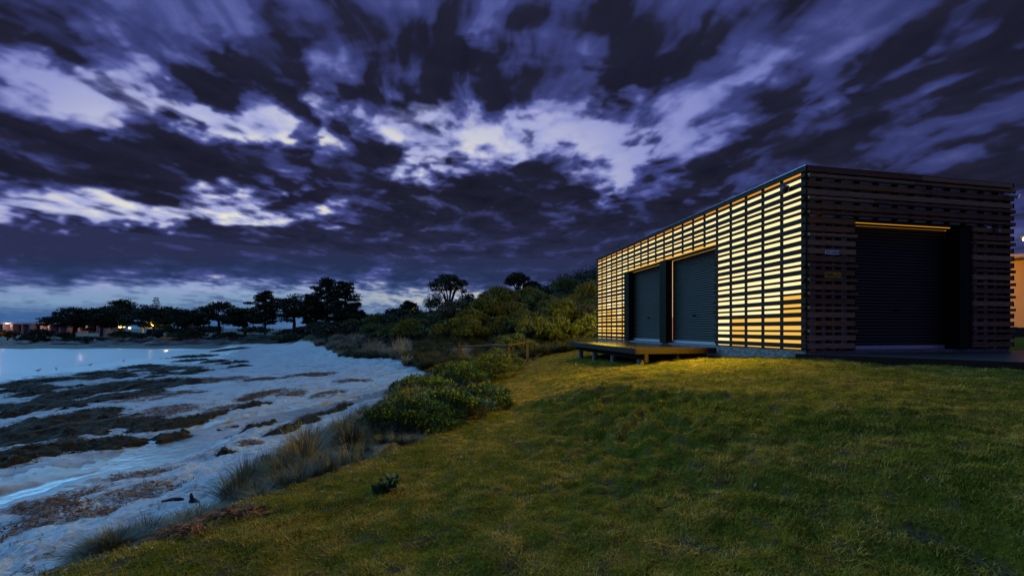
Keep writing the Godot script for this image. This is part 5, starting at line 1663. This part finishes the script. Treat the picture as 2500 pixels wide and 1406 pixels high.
func make_weed() -> void:
	rng.seed = 4242
	var m := mat(Color(1, 1, 1), 0.8, true)
	m.metallic_specular = 0.2
	for w in WEED:
		var x: float = w[0]
		var d: float = w[1]
		var rx: float = w[2] * 1.2
		var rd: float = minf(maxf(w[3], 0.12) * 1.2, 2.6)
		var dry: bool = w[4] == 1
		var hgt := clampf(0.10 + 0.09 * minf(rx, rd), 0.08, 0.34) * (0.5 if dry else 1.0)
		var mb := MB.new()
		var seed_x := rng.randf() * 90.0
		var far := maxf(1.0, d / 13.0)
		# turned so that its long side follows the tide line it lies on
		var shape := func(p: Vector2) -> float:
			var q := Vector2(p.x / rx, p.y / rd)
			var edge := (0.86 if d < 26.0 else 0.62) + 0.55 * noise_b.get_noise_2d(p.x * 0.9 / maxf(rx, 0.6) + seed_x, p.y * 1.3 / maxf(rd, 0.4)) + 0.25 * noise_c.get_noise_2d(p.x * 1.6 + seed_x, p.y * 2.2)
			return edge - q.length()
		# body
		var nx := 26
		var ny := 14
		var grid := []
		for j in ny + 1:
			for i in nx + 1:
				var p := Vector2((i / float(nx) * 2.0 - 1.0) * rx * 1.25, (j / float(ny) * 2.0 - 1.0) * rd * 1.25)
				var s: float = shape.call(p)
				var lift := hgt * sqrt(clampf(s * 1.6, 0.0, 1.0)) * (0.75 + 0.6 * noise_c.get_noise_2d(p.x * 3.0 + seed_x, p.y * 3.0)) if s > 0.0 else -0.04
				grid.append([on_ground(x + p.x, d + p.y, lift), s])
		if not dry:
			for j in ny:
				for i in nx:
					var a = grid[j * (nx + 1) + i]
					var b = grid[j * (nx + 1) + i + 1]
					var c = grid[(j + 1) * (nx + 1) + i + 1]
					var e = grid[(j + 1) * (nx + 1) + i]
					if maxf(maxf(a[1], b[1]), maxf(c[1], e[1])) > 0.0:
						mb.quad(a[0], e[0], c[0], b[0], Color(0.020, 0.018, 0.013) * rng.randf_range(0.6, 1.5))
		# straps
		var n := int(clampf(rx * rd * 1500.0 / far, 160.0, 2200.0))
		if dry: n = int(n * 2.4) + 160
		for k in n:
			var p := Vector2(rng.randf_range(-1, 1) * rx * 1.2, rng.randf_range(-1, 1) * rd * 1.2)
			var s: float = shape.call(p)
			if s < -0.38 or (s < 0.0 and rng.randf() < 0.45 - s * 1.2): continue
			var lift := hgt * sqrt(clampf(s * 1.6, 0.0, 1.0)) if s > 0.0 else 0.0
			if dry: lift *= rng.randf_range(0.1, 0.9)
			var an := rng.randf() * TAU
			var dir := Vector3(cos(an) * 1.3, rng.randf_range(-0.1, 0.55), sin(an)).normalized()
			var len_ := rng.randf_range(0.07, 0.24) * (0.85 if dry else 1.0) * sqrt(far)
			var col := (Color(0.030, 0.026, 0.016) if rng.randf() < 0.75 else Color(0.075, 0.06, 0.022)) if not dry else Color(0.19, 0.075, 0.028).lerp(Color(0.05, 0.03, 0.02), rng.randf())
			blade(mb, on_ground(x + p.x, d + p.y, lift + 0.006), dir, Vector3(-dir.z, 0.3, dir.x).normalized(), len_, rng.randf_range(0.010, 0.024) * far, 0.55, 3, col * rng.randf_range(0.6, 1.5))
		var where := "by the water's edge" if d > 26.0 else ("in the wide weed field on the left" if x < -9.5 and d < 16.0 else ("along the middle of the beach" if d > 16.0 else ("beside the stream" if d > 8.0 else "on the near sand below the lawn")))
		var big := "long" if rx > 1.2 else ("small" if rx < 0.5 else "broad")
		var side := (", at the left edge" if x < -1.25 * d else (", between stream and lawn" if x < -0.9 * d else ", beside the turf")) if d < 6.5 else (", far left" if x < -1.2 * d else (", left" if x < -1.0 * d else (", inner part" if x < -0.75 * d else ", nearest the bank")))
		tag(part("dry_wrack" if dry else "seaweed_mat", mb.mesh(m), self), "%s %s %s" % [big, "brown dry wrack" if dry else "dark heaped seaweed mat", where + side], "seaweed", "%s %s %s" % [big, "dry wrack" if dry else "seaweed mats", where])
	# small shore birds standing by the water
	var feather := mat(Color(0.30, 0.31, 0.33), 0.8)
	var beak := mat(Color(0.10, 0.06, 0.03), 0.6)
	var said := ["small gull at the water's edge, leftmost of four", "small gull at the water's edge, second from the left", "small gull nearest the seaweed tip by the water", "small gull by the water, farthest right of four"]
	var spots := [[-43.5, 36.5], [-43.8, 38.2], [-45.2, 42.6], [-46.4, 47.5]]
	for k in 4:
		var bd := thing("gull", said[k], "bird", Transform3D(Basis(Vector3.UP, [0.4, 2.6, 1.2, -0.6][k]), on_ground(spots[k][0], spots[k][1])), "gulls at the water's edge")
		var bm := MB.new()
		bm.tube([Vector3(-0.24, 0.20, 0), Vector3(-0.14, 0.20, 0), Vector3(-0.03, 0.205, 0), Vector3(0.07, 0.225, 0), Vector3(0.105, 0.27, 0), Vector3(0.125, 0.315, 0), Vector3(0.155, 0.325, 0), Vector3(0.18, 0.32, 0)], [0.008, 0.036, 0.062, 0.052, 0.032, 0.034, 0.028, 0.008], 9)
		part("body", bm.mesh(feather), bd)
		for s in [-1, 1]:
			bm = MB.new()
			bm.tube([Vector3(0.0, 0.165, s * 0.02), Vector3(-0.012, 0.08, s * 0.024), Vector3(0.0, 0.0, s * 0.026), Vector3(0.035, -0.002, s * 0.03)], [0.008, 0.005, 0.005, 0.004], 5)
			part("leg", bm.mesh(beak), bd)
		bm = MB.new()
		bm.tube([Vector3(0.176, 0.32, 0), Vector3(0.225, 0.308, 0)], [0.010, 0.003], 5)
		part("beak", bm.mesh(beak), bd)
	# a dry twig bundle on the turf
	var tw := MB.new()
	for k in 9:
		var p := on_ground(-1.36 + rng.randf_range(-0.05, 0.05), 2.58 + rng.randf_range(-0.04, 0.04), 0.02)
		var q := p + Vector3(rng.randf_range(-0.10, 0.10), rng.randf_range(-0.005, 0.05), rng.randf_range(-0.06, 0.06))
		tw.tube([p, (p + q) * 0.5 + Vector3(0, 0.01, 0), q], [0.004, 0.003, 0.0015], 4)
	tag(part("twig_bundle", tw.mesh(bark_mat), self), "small dry broken twigs lying on the near lawn", "twigs")
	# loose scraps and shells
	var scrap := MB.new()
	blade(scrap, Vector3(-0.05, 0.004, 0), Vector3(1, 0.15, 0.1).normalized(), Vector3(0, 0.2, 1).normalized(), 0.12, 0.018, 0.3, 3, Color.WHITE)
	blade(scrap, Vector3(0.02, 0.004, 0.03), Vector3(-0.5, 0.1, 1).normalized(), Vector3(1, 0.2, 0).normalized(), 0.09, 0.014, 0.3, 3, Color.WHITE)
	var sm := mat(Color(1, 1, 1), 0.7, true)
	var buf := PackedFloat32Array()
	for i in 26000:
		var d := lerpf(3.2, 34.0, pow(rng.randf(), 1.7))
		var s := interp(STRIP_EDGE, d)
		var x := s - pow(rng.randf(), 1.3) * (6.0 + d * 0.75) + 0.2
		if x < -1.33 * d - 1.0: continue
		var n := noise_a.get_noise_2d(x * 0.7, d * 0.9) + 0.5 * noise_b.get_noise_2d(x * 2.0, d * 3.0)
		if n < 0.02 + rng.randf() * 0.42: continue
		if creek(x, d).x < 0.7: continue
		var k := maxf(1.0, d / 9.0)
		push(buf, on_ground(x, d, 0.003), rng.randf() * TAU, rng.randf_range(0.25, 1.25) * k, rng.randf_range(0.5, 1.2), Vector2.ZERO, Color(0.13, 0.065, 0.035).lerp(Color(0.03, 0.025, 0.02), rng.randf()))
	scatter("weed_scraps", scrap.mesh(sm), buf, "scattered scraps of brown weed over the dry sand", "seaweed")
	var shell := MB.new()
	for k in 7:
		var a0 := TAU * k / 7
		var a1 := TAU * (k + 1) / 7
		shell.tri(Vector3(0, 0.012, 0), Vector3(cos(a1), 0, sin(a1)) * 0.017, Vector3(cos(a0), 0, sin(a0)) * 0.017)
	var sb := PackedFloat32Array()
	for i in 130:
		var d := rng.randf_range(2.3, 6.5)
		var x := interp(LAWN_EDGE, d) + rng.randfn(0.0, 0.32)
		push(sb, on_ground(x, d, 0.008), rng.randf() * TAU, rng.randf_range(0.3, 0.8), rng.randf_range(0.4, 0.9), Vector2(rng.randf_range(-0.4, 0.4), 0), Color(0.33, 0.31, 0.28) * rng.randf_range(0.5, 1.2))
	scatter("shell_chips", shell.mesh(sm), sb, "small pale shells and stones strewn along the lawn edge", "shells")

# ------------------------------------------------------------------ houses and lamps over the bay
func make_far_side() -> void:
	rng.seed = 606
	var wall := mat(Color(0.42, 0.36, 0.35), 0.85)
	var white := mat(Color(0.72, 0.72, 0.74), 0.7)
	var dark := mat(Color(0.04, 0.035, 0.035), 0.8)
	var pink := mat(Color(0.52, 0.38, 0.34), 0.85)
	var roofm := mat(Color(0.10, 0.10, 0.11), 0.6)
	var d := 132.0
	# long motel: fins, doors, windows, white roof edge
	var mo := thing("motel", "long low motel with a white roof edge and a row of bays across the bay", "building", Transform3D(Basis(Vector3.UP, deg_to_rad(-3.0)), Vector3(at_px(-40, d), 3.35, -d)))
	var n := 13
	var bay := 3.3
	bp("wall", Vector3(0, -1.0, -6.0), Vector3(n * bay, 2.45, -1.6), wall, mo)
	bp("roof", Vector3(-0.6, 2.75, -6.6), Vector3(n * bay + 0.6, 3.0, 0.2), roofm, mo)
	bp("roof_edge", Vector3(-0.6, 2.55, 0.203), Vector3(n * bay + 0.6, 2.98, 0.32), white, mo)
	for k in n + 1:
		bp("fin_wall", Vector3(k * bay - 0.7 if k % 2 else k * bay - 0.16, -1.0, -1.595), Vector3(k * bay + 0.16, 2.5, 0.0), pink if k % 3 == 0 else wall, mo)
	for k in n:
		var dr := Node3D.new()
		bp("door", Vector3(k * bay + 0.4, 0.0, -1.595), Vector3(k * bay + 1.25, 2.1, -1.55), dark, mo)
		bp("window", Vector3(k * bay + 1.5, 0.8, -1.595), Vector3(k * bay + 2.7, 2.0, -1.55), mat(Color(0.07, 0.07, 0.08), 0.2) if k != 1 and k != 3 else glow(Color(0.40, 0.27, 0.20)), mo)
		dr.free()
	bp("chimney", Vector3(25.6, 3.003, -5.5), Vector3(27.0, 5.2, -3.4), pink, mo)
	for k in [2, 6, 10]:  # small lamps added under the eave to brighten the motel front
		bp("porch_lamp", Vector3(k * bay + 1.9, 2.36, -0.7), Vector3(k * bay + 2.1, 2.46, -0.5), glow(Color(1.2, 0.8, 0.6)), mo)
		lamp("porch_lamp_glow", mo.transform * Vector3(k * bay + 2.0, 2.25, 0.9), Color(1.0, 0.62, 0.5), 2.2, 0.1)
	bp("door_lamp", Vector3(20.9, 1.75, -1.545), Vector3(21.15, 1.95, -1.45), glow(Color(2.2, 0.45, 0.08)), mo)
	var up := thing("upper_motel_block", "pale pinkish upper block seen through the trees behind the motel", "building", Transform3D(Basis(), Vector3(at_px(172, 142), 3.2, -142)))
	bp("wall", Vector3(0, 0, -5), Vector3(13.5, 3.75, 0), mat(Color(0.55, 0.46, 0.47), 0.8), up)
	bp("roof", Vector3(-0.3, 3.753, -5.3), Vector3(13.8, 3.95, 0.3), roofm, up)
	for k in 4:
		bp("window", Vector3(1.2 + k * 3.2, 1.9, 0.003), Vector3(2.4 + k * 3.2, 3.1, 0.05), dark, up)
	var shed := thing("white_shed", "small pale shed under the broad tree across the bay", "shed", Transform3D(Basis(), Vector3(at_px(241, 118), 2.95, -118)))
	bp("wall", Vector3(0, -0.5, -3), Vector3(3.0, 1.35, 0), mat(Color(0.62, 0.66, 0.72), 0.7), shed)
	bp("roof", Vector3(-0.2, 1.353, -3.2), Vector3(3.2, 1.5, 0.2), white, shed)
	bp("door", Vector3(1.0, -0.4, 0.003), Vector3(1.9, 1.1, 0.04), mat(Color(0.4, 0.43, 0.47), 0.7), shed)
	# lamp lit gable shelter
	var ga := thing("gable_shelter", "open gabled shelter with lamp lit rafters under the wide tree", "shelter", Transform3D(Basis(), Vector3(at_px(361, 110), 3.0, -110)))
	var warm := mat(Color(0.55, 0.42, 0.20), 0.7)
	for s in [-1, 1]:
		bp("post", Vector3(s * 1.6 - 0.09, 0, -0.1), Vector3(s * 1.6 + 0.09, 1.5, 0.1), warm, ga)
		var mb := MB.new()
		mb.tube([Vector3(s * 1.9, 1.3, 0), Vector3(0, 3.9, 0)], [0.12, 0.12], 5)
		part("rafter", mb.mesh(warm), ga)
		mb = MB.new()
		mb.quad(Vector3(s * 2.0, 1.35, -0.15), Vector3(0, 4.05, -0.15), Vector3(0, 4.05, -4), Vector3(s * 2.0, 1.35, -4))
		part("roof", mb.mesh(dark), ga)
	bp("tie_beam", Vector3(-1.7, 1.5, -0.08), Vector3(1.7, 1.66, 0.08), warm, ga)
	var hut := thing("dark_hut", "small dark square hut in front of the gabled shelter", "hut", Transform3D(Basis(), Vector3(at_px(356, 104), 2.7, -104)))
	bp("wall", Vector3(0, -0.6, -2), Vector3(2.7, 1.25, 0), mat(Color(0.05, 0.07, 0.075), 0.7), hut)
	bp("roof", Vector3(-0.15, 1.253, -2.15), Vector3(2.85, 1.38, 0.15), mat(Color(0.16, 0.18, 0.19), 0.6), hut)
	bp("door", Vector3(1.5, -0.5, 0.003), Vector3(2.2, 1.0, 0.04), mat(Color(0.16, 0.20, 0.23), 0.7), hut)
	var hall := thing("long_roofed_hall", "long low brown roofed hall behind the slim trunks", "building", Transform3D(Basis(), Vector3(at_px(440, 128), 3.3, -128)))
	bp("wall", Vector3(0, -0.5, -5), Vector3(9.4, 1.55, 0), mat(Color(0.10, 0.075, 0.065), 0.8), hall)
	bp("roof", Vector3(-0.4, 1.553, -5.4), Vector3(9.8, 1.85, 0.4), mat(Color(0.30, 0.22, 0.20), 0.7), hall)
	for k in 3:
		bp("window", Vector3(1.0 + k * 2.8, 0.2, 0.003), Vector3(2.4 + k * 2.8, 1.1, 0.05), dark, hall)
	var cab := thing("yellow_cabin", "little yellow cabin with a white roof beneath the tallest pine", "cabin", Transform3D(Basis(), Vector3(at_px(757, 124), 5.3, -124)))
	bp("wall", Vector3(0, -2.0, -3), Vector3(2.9, 0.75, 0), mat(Color(0.46, 0.36, 0.12), 0.8), cab)
	bp("roof", Vector3(-0.15, 0.753, -3.1), Vector3(3.05, 1.25, 0.25), white, cab)
	bp("window", Vector3(0.9, 0.0, 0.003), Vector3(1.7, 0.5, 0.04), dark, cab)
	var ps := thing("picnic_shelter", "small open shelter with yellow lit grass between the pine trunks", "shelter", Transform3D(Basis(), Vector3(at_px(615, 120), 4.2, -120)))
	bp("roof", Vector3(0, 1.5, -3), Vector3(3.4, 1.75, 0.1), mat(Color(0.3, 0.24, 0.22), 0.7), ps)
	for x in [0.1, 3.1]:
		bp("post", Vector3(x, -1.0, -0.2), Vector3(x + 0.18, 1.497, 0.0), dark, ps)
	# lamps that show as lights
	for q in [["pair of yellow porch lamps glowing under the broad dark tree", 292, 797.0, 116.0, Color(1.0, 0.62, 0.16), 8.0, 0.42], ["lower yellow lamp on the grass right of the porch lamps", 315, 800.5, 112.0, Color(1.0, 0.72, 0.22), 8.0, 0.26], ["yellow lamp hanging under the lit gable", 364, 792.0, 109.3, Color(1.0, 0.72, 0.22), 5.0, 0.12],
		["orange lamp shining on the sandy bank at the far left edge", -14, 801.0, 97.0, Color(1.0, 0.34, 0.03), 4.0, 0.2], ["small yellow lamp at the foot of the lopsided tree on the dune", 1007, 761.0, 73.5, Color(1.0, 0.68, 0.20), 2.0, 0.09], ["pale lamp among the trunks at the lit lawn's far end", 405, 801.0, 108.0, Color(1.0, 0.78, 0.30), 4.0, 0.10]]:
		var at := Vector3(at_px(q[1], q[3]), EYE + (803.0 - q[2]) / 972.0 * q[3], -q[3])
		var l := thing("yellow_lamp", q[0], "lamp", Transform3D(Basis(), at))
		var b := SphereMesh.new()
		b.radius = q[6]
		b.height = q[6] * 2.0
		b.radial_segments = 16
		b.rings = 8
		b.material = glow(Color(q[4].r, q[4].g, q[4].b) * 9.0)
		part("bulb", b, l)
		var mb := MB.new()
		mb.tube([Vector3(0, -q[6] * 0.9, 0), Vector3(0, ground(at.x, q[3]) - at.y - 0.2, 0)], [0.04, 0.05], 5)
		part("post", mb.mesh(dark), l)
		if q[1] == 292:
			part("bulb", b, l, Transform3D(Basis(), Vector3(1.05, 0.12, 0.0)))
		lamp("yellow_lamp_glow", at, q[4], q[5], q[6] * 0.7)
	# wharf pole on the dune
	var po := thing("utility_pole", "thin utility pole with a crossarm beside the dune bushes", "pole", Transform3D(Basis(), Vector3(at_px(1040, 78), 6.2, -78)))
	var mb2 := MB.new()
	mb2.tube([Vector3(0, -1, 0), Vector3(0, 2.6, 0)], [0.10, 0.07], 6)
	part("post", mb2.mesh(bark_mat), po)
	bp("crossarm", Vector3(-0.55, 2.2, -0.05), Vector3(0.55, 2.32, 0.05), bark_mat, po)
	# low granite slabs at the water's edge
	var gm: Material = M.rock
	for q in [[60, 92, 3.0, 0.5], [150, 91, 9.0, 0.9], [300, 93, 8.0, 1.0], [400, 91, 10.0, 1.1], [480, 93, 9.0, 1.3], [235, 90, 6.0, 0.6], [45, 86.5, 1.6, 0.25], [66, 86.5, 1.5, 0.2], [350, 96, 9.0, 1.8], [560, 90, 5.0, 0.8]]:
		var mb := MB.new()
		var x0 := at_px(q[0], q[1])
		var rx: float = q[2] * 0.5
		for j in 8:
			for i in 20:
				var c := []
				for o in [[0, 0], [1, 0], [1, 1], [0, 1]]:
					var an: float = TAU * (i + o[0]) / 20.0
					var rr: float = (j + o[1]) / 8.0
					var px := cos(an) * rr * rx
					var pz := sin(an) * rr * rx * 0.38
					var hh: float = q[3] * (sqrt(maxf(0.0, 1.0 - rr * rr)) * (0.9 + 0.5 * noise_b.get_noise_2d(px * 0.5 + q[0], pz))) - 0.25
					c.append(Vector3(px, hh, pz))
				mb.quad(c[0], c[3], c[2], c[1], Color(0.17, 0.155, 0.14) * (1.0 + 0.4 * noise_b.get_noise_2d(c[0].x + q[0], c[0].z * 3.0)))
		var r := part("granite_slab", mb.mesh(gm), self, Transform3D(Basis(), Vector3(x0, maxf(ground(x0, q[1]), 0.0), -q[1])))
		tag(r, "low rounded granite slab on the far water's edge" if q[1] > 88 else "tiny wet rock breaking the water near the far shore", "rock", "granite slabs along the far shore" if q[1] > 88 else "small rocks in the water")

func _ready() -> void:
	rng.seed = 20
	noise_a.seed = 101; noise_a.frequency = 1.0; noise_a.fractal_octaves = 3
	noise_b.seed = 202; noise_b.frequency = 1.0; noise_b.fractal_octaves = 3
	noise_c.seed = 303; noise_c.frequency = 1.0; noise_c.fractal_octaves = 2
	# camera: level, lens shifted up
	var cam := Camera3D.new()
	cam.name = "camera"
	cam.projection = Camera3D.PROJECTION_FRUSTUM
	cam.near = 0.1
	cam.far = 4000.0
	cam.size = 2.0 * 0.1 * 703.0 / 972.0
	cam.frustum_offset = Vector2(0, 0.1 * 100.0 / 972.0)
	cam.position = Vector3(0, EYE, 0)
	add_child(cam)
	cam.current = true
	# sky and air
	var env := Environment.new()
	env.background_mode = Environment.BG_SKY
	env.sky = make_sky()
	env.tonemap_mode = Environment.TONE_MAPPER_LINEAR
	env.tonemap_exposure = 1.6       # a long exposure
	env.background_energy_multiplier = 0.625
	env.sdfgi_enabled = true
	env.ssao_enabled = true
	env.ssil_enabled = true
	var we := WorldEnvironment.new()
	we.name = "world"
	we.environment = env
	add_child(we)
	# the last light, from below the rim of the sky on the left
	var sun := DirectionalLight3D.new()
	sun.name = "twilight"
	sun.light_energy = SUN
	sun.light_color = Color(0.20, 0.56, 1.0).linear_to_srgb()
	sun.light_angular_distance = 60.0
	sun.sky_mode = DirectionalLight3D.SKY_MODE_LIGHT_ONLY
	sun.shadow_enabled = true
	add_child(sun)
	sun.look_at_from_position(Vector3.ZERO, -Vector3(-0.62, 0.70, -0.35))
	make_materials()
	solve_terrain()
	shed_lights()
	make_terrain()
	make_water()
	make_shed()
	make_rest()

const SUN := 0.62
